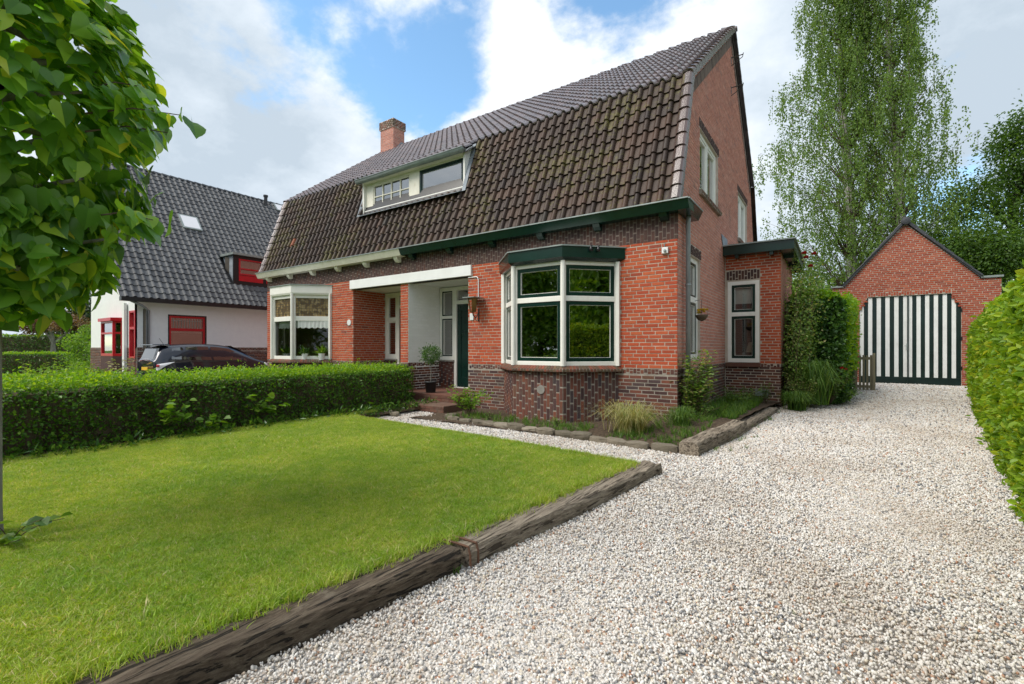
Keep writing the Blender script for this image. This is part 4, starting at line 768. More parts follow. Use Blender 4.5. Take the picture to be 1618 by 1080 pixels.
# ------------------------------------------------------------------ neighbouring white house
nb = thing('white_house', 'white rendered house with steep grey tiled roof and red windows behind the car', 'house', (-26, 10, -.25))
NX = -21.0; NF = Frame((NX, 0), (0, 1), (1, 0)); NW = (7.3, 8.55, 1.1, 2.46)
mb = grid_panel(MB(), NF, 6.3, 17, 1.24, 3.1, [NW], -.25, 0); mb.build('wall', 'render_white', nb)
pl = grid_panel(MB(), NF, 6.28, 17, -.4, 1.24, [(7.3, 8.55, 1.1, 1.3)], -.25, .02).build('wall', 'dark_mortar', nb)
NY = Frame((0, 6.3), (1, 0), (0, -1))
bricks_joined('bricks', [b for b in lay(Frame((NX + .02, 0), (0, 1), (1, 0)), 6.3, 17, -.3, 1.1, seed=90)] + lay(Frame((NX + .02, 0), (0, 1), (1, 0)), 6.3, 17, 1.11, 1.23, vert=True, L=.10, seed=91), 'dark_brick', pl)
mb = grid_panel(MB(), NY, -26.4, NX - .001, 1.24, 3.1, [(-21.75, -21.15, .8, 2.6), (-24.1, -22.5, .9, 2.2)], -.25, 0); mb.prism([(-26.4, 6.31, 3.0), (-21.2, 6.31, 3.0), (-25.9, 6.31, 8.8), (-26.4, 6.31, 8.0)], (0, .2, 0)); mb.box(-26.4, -26.2, 6.5, 17, -.4, 8.0); mb.build('wall', 'render_white', nb)
p3 = grid_panel(MB(), NY, -26.4, NX - .001, -.4, 1.24, [(-21.75, -21.15, .8, 1.3), (-24.1, -22.5, .9, 1.3)], -.25, .02).build('wall', 'dark_mortar', nb); bricks_joined('bricks', lay(Frame((0, 6.28), (1, 0), (0, -1)), -26.4, NX, -.3, 1.22, [(-21.75, -21.15, .8, 1.3), (-24.1, -22.5, .9, 1.3)], seed=92), 'dark_brick', p3)
MB().box(NX - 5, NX - .3, 10, 10.2, -.3, 3).build('wall', 'room_wall', nb)
w = window(nb, NF, *NW, [(NW[0] + .07, NW[1] - .07, 1.18, 1.88), (NW[0] + .07, NW[1] - .07, 1.98, 2.38)], mat='red_paint', n0=-.1, n1=-.02, sash=False, name='window')
grid_panel(MB(), NF, NW[0] - .04, NW[1] + .04, NW[2], NW[3] + .04, [NW], -.02, .01).build('window_trim', 'black_paint', w)
lw = MB()
for i in range(1, 12): y = NW[0] + .07 + i * .0925; lw.fbox(NF, y - .006, y + .006, 1.98, 2.38, -.07, -.055)
lw.fbox(NF, NW[0] + .07, NW[1] - .07, 2.27, 2.285, -.071, -.056); lw.build('leading', 'zinc', w)
MB().fbox(NF, NW[0] + .1, NW[1] - .1, 1.80, 1.86, -.13, -.11).build('curtain', 'curtain', w)
window(nb, NY, -21.75, -21.15, .82, 2.6, [(-21.67, -21.23, .9, 1.9), (-21.67, -21.23, 2.0, 2.52)], mat='red_paint', n0=-.1, n1=.03, sash=False, rd=.22)
bw = MB().prism([(-24.2, 6.27, .9), (-24.0, 6.02, .9), (-22.6, 6.02, .9), (-22.4, 6.27, .9)], (0, 0, -1.2)).build('bay_window', 'dark_brick', nb)
MB().prism([(-24.3, 6.27, 2.25), (-24.05, 5.94, 2.25), (-22.55, 5.94, 2.25), (-22.3, 6.27, 2.25)], (0, 0, .12)).build('bay_roof', 'red_paint', bw)
for a_, b_ in (((-24.2, 6.27), (-24.0, 6.02)), ((-24.0, 6.02), (-22.6, 6.02)), ((-22.6, 6.02), (-22.4, 6.27))):
    u = (b_[0] - a_[0], b_[1] - a_[1]); ll = math.hypot(*u); f_ = Frame(a_, u, (u[1], -u[0])); window(bw, f_, 0, ll, .9, 2.25, [(.07, ll - .07, 1.0, 1.75), (.07, ll - .07, 1.82, 2.18)], mat='red_paint', n0=-.08, n1=0, sash=False, room=False, name='window_frame')
MB().prism([(-24.0, 6.5, .95), (-22.6, 6.5, .95), (-22.6, 6.5, 2.2), (-24.0, 6.5, 2.2)], (0, .04, 0)).build('room_interior', 'room_wall', bw)
MB().fbox(NY, -22.15, -21.95, -.3, 2.9, .03, .12).build('pilaster', 'white_plaster', nb)
# roof
ev = Vector((-20.62, 5.7, 3.0)); dv = Vector((-5.3, 0, 6.3)); ln = dv.length; dv.normalize(); Y_ = Vector((0, 1, 0))
nrf = MB().add([(-20.6, 5.7, 2.97), (-20.6, 17.2, 2.97), (-25.92, 17.2, 9.27), (-25.92, 5.7, 9.27)], [(0, 1, 2, 3)]).add([(-25.92, 5.7, 9.27), (-25.92, 17.2, 9.27), (-26.7, 17.2, 8.0), (-26.7, 5.7, 8.0)], [(0, 1, 2, 3)]).build('roof', 'black_paint', nb)
rw = 27; rl = ln / rw; pt = tile_proto(.235, rl * 1.05, .05, .03)
def nskip(c, r):
    y = 5.7 + (c + .5) * .235; q = ev + dv * ((r + .5) * rl); return 9.72 < y < 14.4 and 3.9 < q.z < 5.35
res, nr3 = tiles(ev, Y_, dv, 49, rw, .235, rl, pt, nskip); nr3 = Y_.cross(dv)
tiles_build([(p + nr3 * .02, c, r) for p, c, r in res], Y_, dv, nr3, pt, 'grey_tile', nrf, single=300)
me_ = halfround(.09, .115, .35)
place_set(me_, 'grey_tile', [Matrix.Translation((-25.92, 5.65 + i * .34, 9.28)) @ Matrix.Rotation(math.pi / 2, 4, 'Z') for i in range(34)], 'ridge_tile', nrf)
MB().box(-20.72, -20.5, 5.7, 17.2, 2.88, 3.03).build('gutter', 'black_paint', nb); MB().box(-21.0, -20.72, 5.75, 17.2, 2.9, 2.98).build('soffit', 'white_paint', nb)
MB().tube([(-20.62, 6.0, 2.9), (-20.66, 6.35, 2.75), (-20.93, 6.62, 2.6), (-20.93, 6.62, -.2)], .045, 8).build('downpipe', 'pvc_grey', nb, smooth=True)
RN = Vector((6.3, 0, 5.3)).normalized()
def rooflight(y0, y1, s0, s1):
    a_ = ev + dv * s0; b_ = ev + dv * s1; q = [Vector((p.x, y, p.z)) for p, y in ((a_, y0), (a_, y1), (b_, y1), (b_, y0))]
    s = MB().hexa([p + RN * .0 for p in q] + [p + RN * .13 for p in q]).build('skylight', 'zinc', nrf)
    c = sum(q, Vector()) / 4; MB().add([c + (p - c) * .84 + RN * .135 for p in q], [(0, 1, 2, 3)]).build('skylight', 'lamp_lens', nrf)
rooflight(8.66, 9.42, 4.45, 5.35); rooflight(13.9, 14.7, 7.55, 8.1)
MB().lathe((-25.6, 13.4, 8.9), [(.09, 0), (.09, .55), (.12, .56), (.12, .66)], 10).build('vent_pipe', 'black_paint', nb); MB().lathe((-25.9, 15.3, 9.2), [(.11, 0), (.11, .5), (.15, .52), (.15, .7)], 10).build('vent_pipe', 'zinc', nb)
# dormer of the white house
DNF = Frame((-21.45, 0), (0, 1), (1, 0)); nd = grid_panel(MB(), DNF, 9.85, 14.2, 3.95, 5.25, [(10.05, 11.1, 4.42, 5.12), (11.25, 12.3, 4.42, 5.12), (12.45, 13.5, 4.42, 5.12)], -.1, 0).build('dormer', 'black_paint', nb)
MB().box(-23.2, -21.3, 9.75, 14.3, 5.26, 5.36).build('dormer_roof', 'zinc', nb)
mb = MB(); mb.prism([(-21.55, 9.86, 3.95), (-21.55, 9.86, 5.25), (-22.6, 9.86, 5.25)], (0, .05, 0)); mb.build('dormer_cheek', 'lead', nb)
for y0 in (10.05, 11.25, 12.45):
    window(nb, DNF, y0, y0 + 1.05, 4.42, 5.12, [(y0 + .07, y0 + .98, 4.72, 5.06), (y0 + .07, y0 + .98, 4.49, 4.66)], mat='red_paint', n0=-.08, n1=.02, sash=False, room=True, rd=.6)
    MB().fbox(DNF, y0, y0 + 1.05, 4.15, 4.40, .002, .02).build('red_panel', 'red_paint', nb)
# ------------------------------------------------------------------ timber sleepers and stone edging
def sleeper(p, q, w, h, z0, label, seed):
    rr = random.Random(seed); p, q = Vector((*p, 0)), Vector((*q, 0)); d = q - p; n = 22; u = d.normalized(); s = Vector((u.y, -u.x, 0)); m = MB(); prof = [(-.5, 0), (-.5, .86), (-.44, 1), (-.15, 1.0), (.18, 1.0), (.42, .98), (.5, .84), (.51, 0)]
    k = len(prof)
    for i in range(n + 1):
        t = i / n; c = p.lerp(q, t); wob = 0.012 * math.sin(t * 7 + seed)
        for j, (a, b) in enumerate(prof):
            e_ = .012 if i not in (0, n) else .02
            m.v.append(tuple(c + s * (a * w + wob + rr.uniform(-e_, e_) * .6) + Vector((0, 0, z0 + b * h + (rr.uniform(-e_, e_) * .6 if b > .5 else 0))) + u * (rr.uniform(-.012, .012))))
    for i in range(n):
        for j in range(k - 1): m.f.append((i * k + j, i * k + j + 1, (i + 1) * k + j + 1, (i + 1) * k + j))
    m.f.append(tuple(range(k))); m.f.append(tuple(reversed(range(n * k, n * k + k))))
    return tag(m.build('timber_sleeper', 'sleeper_wood' if seed == 2 else 'sleeper_pale', None), label, 'timber sleeper', 'old timber sleepers edging the lawn and flower bed')
s1 = sleeper((-1.69, 5.24), (-2.035, 2.33), .24, .20, -.28, 'old weathered timber sleeper at the far right corner of the lawn, pale top', 1)
s2 = sleeper((-2.045, 2.27), (-2.46, -.35), .23, .205, -.28, 'dark old timber sleeper along the lawn nearest the viewer, its top blackened', 2)
s3 = sleeper((-1.57, 6.30), (-1.33, 8.72), .24, .25, -.27, 'thick grey timber sleeper with square end holding up the flower bed', 3)
s4 = sleeper((-1.34, 8.70), (-1.14, 11.70), .22, .18, -.27, 'lower timber sleeper beside the driveway reaching the side extension', 4)
for y in (2.30, 2.38):
    t = tag(MB().tube([(-2.17, y, -.09), (-2.14, y, -.070), (-2.04, y, -.066), (-1.93, y + .005, -.070), (-1.915, y + .005, -.12), (-1.912, y + .005, -.21)], .008, 6).build('metal_strap', 'rust', None), 'rusty metal strap bent over the joint of the two lawn sleepers', 'strap', 'rusty straps on the sleeper joint')
def rock(w, d, h, seed):
    rr = random.Random(seed); m = MB(); N_ = 8
    for z, s in ((0, .95), (.6, 1.0), (.92, .95), (1.0, .8)):
        for i in range(N_):
            t = 2 * math.pi * (i + .5) / N_; c, s_ = math.cos(t), math.sin(t); q = max(abs(c), abs(s_)); f = .62 / q * 1.05 + .04
            m.v.append((c * f * s * w * .74 + rr.uniform(-.006, .006), s_ * f * s * d * .70 + rr.uniform(-.006, .006), z * h + rr.uniform(-.006, .006)))
    for i in range(3):
        for j in range(N_): q = (j + 1) % N_; m.f.append((i * N_ + j, i * N_ + q, (i + 1) * N_ + q, (i + 1) * N_ + j))
    m.f.append(tuple(range(3 * N_, 4 * N_))); me = m.mesh('cobble', False); me.materials.append(M['cobble']); return me
rocks = [rock(random.uniform(.31, .38), .19, .12, i) for i in range(5)]
def edging(pts, label, z0, sc=1.0):
    e = thing('stone_edging', label, 'edging', (pts[0][0], pts[0][1], -.2)); pts = [Vector((*p, 0)) for p in pts]
    for a_, b_ in zip(pts, pts[1:]):
        ln = (b_ - a_).length; n = max(1, round(ln / (.33 * sc))); ang = math.atan2((b_ - a_).y, (b_ - a_).x)
        for i in range(n):
            o = bpy.data.objects.new('cobble', random.choice(rocks)); C.objects.link(o); p = a_.lerp(b_, (i + .5) / n)
            o.location = (p.x + random.uniform(-.012, .012), p.y + random.uniform(-.02, .02), z0 + random.uniform(-.02, .012)); o.rotation_euler = (random.uniform(-.12, .12), random.uniform(-.10, .10), ang + random.uniform(-.12, .12)); s = sc * random.uniform(.9, 1.06); o.scale = (s, s * random.uniform(.85, 1.1), s); setparent(o, e)
edging([(-6.42, 7.25), (-6.38, 6.92), (-5.6, 6.80), (-4.4, 6.70), (-3.4, 6.58), (-2.5, 6.52), (-1.72, 6.42)], 'row of grey stone setts between the gravel path and the flower bed', -.235)
edging([(-8.3, 6.9), (-7.4, 6.55), (-6.9, 7.15)][:2] + [(-6.95, 6.9)][:0], 'short row of mossy stones at the foot of the hedge by the path', -.22, .9)
tag(MB().prism([(-1.86, 5.15, -.24), (-6.9, 5.57, -.24), (-6.9, 5.62, -.24), (-1.86, 5.20, -.24)], (0, 0, .135)).build('edging_strip', 'concrete', None), 'thin grey kerb strip where the lawn meets the gravel path', 'edging')

# ------------------------------------------------------------------ gravel and grass (instanced stuff)
def gn_scatter(name, pts, protos, mat, smin, smax, tilt, extra=None):
    hid = bpy.data.collections.new(name + '_pieces')
    for i, m in enumerate(protos): o = bpy.data.objects.new(name + '_piece', m); hid.objects.link(o)
    me = bpy.data.meshes.new(name); me.vertices.add(len(pts)); me.vertices.foreach_set('co', np.ascontiguousarray(pts[:, :3], dtype=np.float32).ravel())
    at = me.attributes.new('sc', 'FLOAT', 'POINT'); at.data.foreach_set('value', np.ascontiguousarray(pts[:, 3], dtype=np.float32))
    o = bpy.data.objects.new(name, me); C.objects.link(o); o['kind'] = 'stuff'; md = o.modifiers.new('scatter', 'NODES'); g = bpy.data.node_groups.new(name, 'GeometryNodeTree'); md.node_group = g
    g.interface.new_socket('Geometry', in_out='INPUT', socket_type='NodeSocketGeometry'); g.interface.new_socket('Geometry', in_out='OUTPUT', socket_type='NodeSocketGeometry')
    n = g.nodes.new; l = g.links.new; gi = n('NodeGroupInput'); go = n('NodeGroupOutput'); ip = n('GeometryNodeInstanceOnPoints'); ci = n('GeometryNodeCollectionInfo')
    ci.inputs['Collection'].default_value = hid; ci.inputs['Separate Children'].default_value = True; ci.inputs['Reset Children'].default_value = True; ip.inputs['Pick Instance'].default_value = True
    r = n('FunctionNodeRandomValue'); r.data_type = 'FLOAT_VECTOR'; r.inputs[0].default_value = (-tilt, -tilt, 0); r.inputs[1].default_value = (tilt, tilt, 6.283)
    ri = n('FunctionNodeRandomValue'); ri.data_type = 'INT'; ri.inputs['Min'].default_value = 0; ri.inputs['Max'].default_value = len(protos) - 1
    na = n('GeometryNodeInputNamedAttribute'); na.data_type = 'FLOAT'; na.inputs['Name'].default_value = 'sc'
    l(gi.outputs[0], ip.inputs['Points']); l(ci.outputs[0], ip.inputs['Instance']); l([q for q in r.outputs if q.type == 'VECTOR'][0], ip.inputs['Rotation']); l([q for q in ri.outputs if q.type == 'INT'][0], ip.inputs['Instance Index']); l([q for q in na.outputs if q.enabled][0], ip.inputs['Scale']); l(ip.outputs[0], go.inputs[0]); return o
def stone(seed):
    rr = random.Random(seed); m = MB(); t = (1 + 5 ** .5) / 2; ic = [(-1, t, 0), (1, t, 0), (-1, -t, 0), (1, -t, 0), (0, -1, t), (0, 1, t), (0, -1, -t), (0, 1, -t), (t, 0, -1), (t, 0, 1), (-t, 0, -1), (-t, 0, 1)]
    sx, sy, sz = rr.uniform(.9, 1.3), rr.uniform(.7, 1.0), rr.uniform(.5, .75)
    m.v = [tuple(c * s / 1.9 * rr.uniform(.82, 1.12) * .0076 for c, s in zip(v, (sx, sy, sz))) for v in ic]
    m.f = [(0, 11, 5), (0, 5, 1), (0, 1, 7), (0, 7, 10), (0, 10, 11), (1, 5, 9), (5, 11, 4), (11, 10, 2), (10, 7, 6), (7, 1, 8), (3, 9, 4), (3, 4, 2), (3, 2, 6), (3, 6, 8), (3, 8, 9), (4, 9, 5), (2, 4, 11), (6, 2, 10), (8, 6, 7), (9, 8, 1)]
    me = m.mesh('stone', True); me.materials.append(M['gravel_stone']); return me
def campix(P):
    d = P[:, :2]; k = d[:, 0] * -.5682 + d[:, 1] * .8229; l = d[:, 0] * .8229 + d[:, 1] * .5682; return k, 809 + 740 * l / np.maximum(k, .1)
def gravel_pts(n, x0, x1, y0, y1, dens_k):
    P = np.stack([rng.uniform(x0, x1, n), rng.uniform(y0, y1, n)], 1); k, px = campix(P); s = (k > 1.2) & (px > -30) & (px < 1650); P = P[s]; k = k[s]
    keep = rng.uniform(0, 1, len(P)) < np.clip((dens_k / k) ** 1.3, 0, 1); P = P[keep]; k = k[keep]; return P, np.clip((k / dens_k) ** .62, 1, 3.0) * rng.lognormal(0, .22, len(P))
P1, s1_ = gravel_pts(680000, -2.1, 4.2, .2, 20.3, 3.4)
lx = np.array([left_x(y) for y in P1[:, 1]]); sl = np.where(P1[:, 1] < 5.35, -1.955 + (P1[:, 1] - 2.3) * np.where(P1[:, 1] > 2.3, .122, .158), np.where(P1[:, 1] < 6.35, -2.1, np.where(P1[:, 1] < 11.7, -1.45 + (P1[:, 1] - 6.3) * .078, -1.05 + .09 * (P1[:, 1] - 12))))
edge_n = .03 * np.sin(P1[:, 1] * 9) + .02 * np.sin(P1[:, 1] * 23)
ok = (P1[:, 0] > sl + edge_n * (P1[:, 1] > 12)) & (P1[:, 0] < .33 + .157 * P1[:, 1] + .35); P1, s1_ = P1[ok], s1_[ok]
z1_ = np.array([rise(y) for y in P1[:, 1]]) + .022 * np.sin(P1[:, 0] * 2.1 + 1) * np.sin(P1[:, 1] * .9) * .6 + rng.uniform(-.007, .006, len(P1))
P2, s2_ = gravel_pts(90000, -9.0, -1.9, 5.0, 7.6, 4.5); lo = 5.18 + (-1.86 - P2[:, 0]) * .083 ; hi = np.interp(P2[:, 0], [-9, -7.2, -6.4, -5.6, -4.4, -3.4, -1.7], [7.5, 7.4, 6.85, 6.74, 6.64, 6.52, 6.4]); ok = (P2[:, 1] > lo) & (P2[:, 1] < hi) & (P2[:, 0] > -7.9); P2, s2_ = P2[ok], s2_[ok]
z2_ = -.206 + rng.uniform(-.007, .006, len(P2))
gp = np.concatenate([np.column_stack([P1, z1_, s1_]), np.column_stack([P2, z2_, s2_])]); print('gravel', len(gp))
gn_scatter('gravel', gp, [stone(i) for i in range(7)], 'gravel_stone', 1, 1, 3.0)
def tuft(seed, nb_=11, hmin=.012, hmax=.027, spread=.026, lean=1.2, wid=.0030, mat='grass_blade'):
    rr = random.Random(seed); m = MB()
    for i in range(nb_):
        a_ = rr.uniform(0, 6.28); r_ = rr.uniform(0, spread); x, y = r_ * math.cos(a_), r_ * math.sin(a_); h = rr.uniform(hmin, hmax); b_ = rr.uniform(0, 6.28); le = rr.uniform(.1, lean) * h; dx, dy = math.cos(b_) * le, math.sin(b_) * le; c_ = rr.uniform(0, 6.28); wx, wy = math.cos(c_) * wid / 2, math.sin(c_) * wid / 2
        m.add([(x - wx, y - wy, -.004), (x + wx, y + wy, -.004), (x + dx * .4 + wx * .8, y + dy * .4 + wy * .8, h * .62), (x + dx * .4 - wx * .8, y + dy * .4 - wy * .8, h * .62), (x + dx * 1.2, y + dy * 1.2, h)], [(0, 1, 2, 3), (3, 2, 4)])
    me = m.mesh('grass_tuft'); me.materials.append(M[mat]); return me
P = np.stack([rng.uniform(-7.8, -1.8, 330000), rng.uniform(-1.2, 5.75, 330000)], 1); k, px = campix(P); s = (k > 1.0) & (px > -40) & (px < 1650); P = P[s]; k = k[s]; q = rng.uniform(0, 1, len(P)) < np.clip((3.4 / k) ** 1.1, 0, 1); P = P[q]; k = k[q]
def inpoly(P, poly):
    r = np.zeros(len(P), bool); n = len(poly)
    for i in range(n):
        (x1, y1), (x2, y2) = poly[i], poly[(i + 1) % n]; c = ((y1 > P[:, 1]) != (y2 > P[:, 1])) & (P[:, 0] < (x2 - x1) * (P[:, 1] - y1) / (y2 - y1 + 1e-12) + x1); r ^= c
    return r
q = inpoly(P, LAWN); P = P[q]; k = k[q]; sc = np.clip((k / 3.4) ** .35, 1, 1.5) * rng.uniform(.7, 1.25, len(P)) * (1 + .35 * np.sin(P[:, 0] * 1.7 + 1.3 * np.sin(P[:, 1] * 1.1)) * np.sin(P[:, 1] * 2.3)) * np.where(rng.uniform(0, 1, len(P)) < .012, 1.7, 1)
print('grass', len(P)); gn_scatter('grass', np.column_stack([P, np.full(len(P), -.086), sc]), [tuft(i) for i in range(9)], 'grass_blade', 1, 1, .15)
# ragged grass fringe along lawn edges and beds
fr_pts = []
for a_, b_, n in (((-2.43, .3), (-2.11, 2.3), 900), ((-2.11, 2.3), (-1.80, 5.1), 1100), ((-1.9, 5.1), (-6.9, 5.5), 900), ((-7.6, -1), (-7.7, 6.3), 1800)):
    t = rng.uniform(0, 1, n); fr_pts.append(np.column_stack([a_[0] + (b_[0] - a_[0]) * t + rng.normal(0, .04, n) - .05, a_[1] + (b_[1] - a_[1]) * t + rng.normal(0, .02, n), np.full(n, -.09), rng.uniform(.8, 1.7, n)]))
gn_scatter('grass_fringe', np.concatenate(fr_pts), [tuft(20 + i, 8, .02, .045) for i in range(5)], 'grass_blade', 1, 1, .3)
wp = []
for x0, x1, y0, y1, n, s_ in ((-2.9, -1.65, 6.7, 9.0, 420, .62), (-2.2, -1.4, 8.8, 12.7, 800, .95), (-6.3, -3.4, 6.75, 7.6, 260, .7), (-1.1, 1.1, 12.2, 17.5, 0, 1)):
    if n: x = rng.uniform(x0, x1, n); y = rng.uniform(y0, y1, n); wp.append(np.column_stack([x, y, [bed_z(a, b) for a, b in zip(x, y)], rng.uniform(.5, 1.5, n) * s_]))
gn_scatter('bed_weeds', np.concatenate(wp), [tuft(40 + i, 9, .06, .17, .05, .9, .009, 'weed_leaf') for i in range(5)], 'weed_leaf', 1, 1, .3)
t = rng.uniform(0, 1, 46); xw = np.concatenate([rng.uniform(-1.35, -1.0, 26), rng.uniform(-2.05, -1.92, 8), rng.uniform(-1.5, 1.6, 60)]); yw = np.concatenate([rng.uniform(6.4, 11.6, 26), rng.uniform(2.1, 2.6, 8), rng.uniform(2.0, 9, 60)])
gn_scatter('driveway_weeds', np.column_stack([xw, yw, np.full(len(xw), -.2), np.concatenate([rng.uniform(.5, 1.1, 26), rng.uniform(.4, .7, 8), rng.uniform(.08, .25, 60)])]), [tuft(60 + i, 9, .05, .12, .05, 1.0, .008, 'weed_leaf') for i in range(3)], 'weed_leaf', 1, 1, .3)

# ------------------------------------------------------------------ hedges
def hedge(name, label, p, q, w, h, z0, leaf, ll, lw, dens, taper=.0, group=None, shoots=None, top=None, sh=1.0, jit=.06, six=False, core=None, cat='hedge', nearfirst=False, kd=None):
    """rounded box hedge between ground points p and q"""
    p, q = np.array(p, float), np.array(q, float); ln = np.linalg.norm(q - p); u = (q - p) / ln; s = np.array([u[1], -u[0]])
    t = thing(name, label, cat, (*(p + q) / 2, z0), group)
    per = 2 * h + w; n = int(ln * per * dens); a = rng.uniform(0, ln, n); c = rng.uniform(0, per, n)
    if nearfirst:
        cx_ = p[0] + u[0] * a; cy_ = p[1] + u[1] * a; k = np.hypot(cx_, cy_); ok = rng.uniform(0, 1, n) < np.clip(nearfirst / k, .0, 1) ** 1.0; a, c, k = a[ok], c[ok], k[ok]; n = len(a); big = np.clip(k / nearfirst, 1, 1.8) ** .5
    else: big = np.ones(n)
    # superellipse cross section
    x = np.where(c < h, -w / 2, np.where(c > h + w, w / 2, c - h - w / 2)); z = np.where(c < h, c, np.where(c > h + w, per - c, h)); rnd_ = min(.3 * w, .3)
    ex = np.abs(x) - (w / 2 - rnd_); ez = z - (h - rnd_); cor = (ex > 0) & (ez > 0); L_ = np.hypot(ex, ez); f = np.where(cor, np.minimum(1, rnd_ / np.maximum(L_, 1e-6)), 1)
    x = np.where(cor, np.sign(x) * (w / 2 - rnd_ + ex * f), x); z = np.where(cor, h - rnd_ + ez * f, z)
    nx = np.where(cor, np.sign(x) * ex, np.where(z >= h - 1e-3, 0, np.sign(x))); nz = np.where(cor, ez, np.where(z >= h - 1e-3, 1, 0.0)); nn = np.hypot(nx, nz) + 1e-6; nx, nz = nx / nn, nz / nn
    lump = (np.sin(a * 5.1 + z * 4) * np.sin(z * 6.3 + a * 2.2) + np.sin(a * 11 + 2 * x) * .5) * jit * .5; dep = lump - np.abs(rng.normal(0, jit, n)) + rng.exponential(jit * .3, n)
    x2 = x + nx * dep; z2 = z + nz * dep
    ends = (a < .12) | (a > ln - .12); P = np.column_stack([p[0] + u[0] * a + s[0] * x2, p[1] + u[1] * a + s[1] * x2, z0 + z2])
    for e, sg in ((0, -1), (ln, 1)):
        m = int(w * h * dens); xe = rng.uniform(-w / 2 + .03, w / 2 - .03, m); ze = rng.uniform(0, h - .03, m); ae = e + sg * rng.normal(0, jit * .7, m); P = np.concatenate([P, np.column_stack([p[0] + u[0] * ae + s[0] * xe, p[1] + u[1] * ae + s[1] * xe, z0 + ze])]); nx = np.concatenate([nx, np.zeros(m)]); nz = np.concatenate([nz, np.zeros(m) + .2]); big = np.concatenate([big, np.ones(m)]); z2 = np.concatenate([z2, ze])
    n = len(P); Nn = unit(np.column_stack([s[0] * nx, s[1] * nx, nz + .35]) + rv(n, .45)); D = unit(np.column_stack([s[0] * nx, s[1] * nx, nz * .3 + .15]) * .8 + rv(n, .6)); sz = rng.uniform(.7, 1.25, n) * big
    istop = z2 > h - (.10 if top else 9e9)
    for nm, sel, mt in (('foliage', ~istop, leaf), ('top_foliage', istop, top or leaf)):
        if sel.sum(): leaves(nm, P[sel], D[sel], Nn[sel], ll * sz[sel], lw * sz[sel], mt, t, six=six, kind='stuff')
    if shoots:
        m = int(ln * shoots); aa = rng.uniform(0, ln, m); xx = rng.uniform(-w / 2 + .05, w / 2 - .05, m); hh = rng.uniform(.04, .16, m) * sh; PP = []; DD = []
        for i in range(m):
            for j in range(7): v = (j + 1) / 7; PP.append((p[0] + u[0] * aa[i] + s[0] * xx[i], p[1] + u[1] * aa[i] + s[1] * xx[i], z0 + h - .03 + hh[i] * v)); DD.append((math.cos(j * 2.4 + i), math.sin(j * 2.4 + i), .6))
        PP = np.array(PP); DD = np.array(DD); leaves('shoots', PP, unit(DD), unit(np.array([0, 0, 1.0]) + rv(len(PP), .4)), ll * .9, lw * .8, top or leaf, t, kind='stuff')
    cw = w * .5 - .12; m = MB(); c4 = [p + s * cw, p - s * cw, q - s * cw, q + s * cw]; tt = .12
    m.hexa([(*(c4[0] + u * tt), z0 - .1), (*(c4[1] + u * tt), z0 - .1), (*(c4[2] - u * tt), z0 - .1), (*(c4[3] - u * tt), z0 - .1), (*(c4[0] + u * tt), z0 + h - .15), (*(c4[1] + u * tt), z0 + h - .15), (*(c4[2] - u * tt), z0 + h - .15), (*(c4[3] - u * tt), z0 + h - .15)]); m.build('dense_twigs', core or 'twig', t)
    st = MB()
    for i in range(int(ln * 5)): a_ = rng.uniform(.05, ln - .05); x_ = rng.uniform(-w / 2 + .1, w / 2 - .08); b = p + u * a_ + s * x_; st.tube([(b[0], b[1], z0 - .05), (b[0] + rng.normal(0, .06), b[1] + rng.normal(0, .06), z0 + h * .45), (b[0] + rng.normal(0, .12), b[1] + rng.normal(0, .12), z0 + h * .85)], [.012, .009, .004], 5)
    st.build('stems', 'twig', t, kind='stuff'); return t
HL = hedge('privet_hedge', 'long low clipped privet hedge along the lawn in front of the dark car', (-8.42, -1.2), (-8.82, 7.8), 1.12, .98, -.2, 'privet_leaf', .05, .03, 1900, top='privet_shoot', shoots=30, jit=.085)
HR = hedge('beech_hedge', 'tall bright yellow-green beech hedge along the right of the gravel driveway', (1.15, 1.0), (3.72, 18.6), .95, 2.12, -.22, 'beech_leaf', .075, .05, 1500, jit=.075, six=True, nearfirst=7, core='ivy_leaf')
for o in HR.children:
    if o.name.startswith('foliage'): pass
hedge('clipped_hedge', 'dark green clipped hedge ending at the low brick pillar on the far left', (-42, 3.2), (-37.2, 7.9), .9, 1.25, -.3, 'ivy_leaf', .09, .06, 330, top='privet_shoot', jit=.05)
hedge('clipped_hedge', 'tall clipped hedge at the back, seen above the low one on the far left', (-62, 4), (-51, 14.2), 1.2, 2.6, -.3, 'ivy_leaf', .13, .09, 160, top='privet_shoot', jit=.07)
# ivy and laurel block beside the garage
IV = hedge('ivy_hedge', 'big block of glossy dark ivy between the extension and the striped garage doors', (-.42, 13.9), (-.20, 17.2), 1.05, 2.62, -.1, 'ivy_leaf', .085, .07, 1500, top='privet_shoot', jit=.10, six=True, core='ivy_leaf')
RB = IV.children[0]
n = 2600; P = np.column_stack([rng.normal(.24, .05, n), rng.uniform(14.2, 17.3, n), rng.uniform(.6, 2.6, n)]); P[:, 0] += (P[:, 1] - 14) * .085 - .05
leaves('sun_toned_foliage', P, unit(rv(n, .6) + [.6, -.2, .1]), unit(rv(n, .4) + [.7, -.2, .5]), .08, .06, 'privet_shoot', IV, kind='stuff')  # extra layer of paler leaves: sunlight put into the colour of the right flank

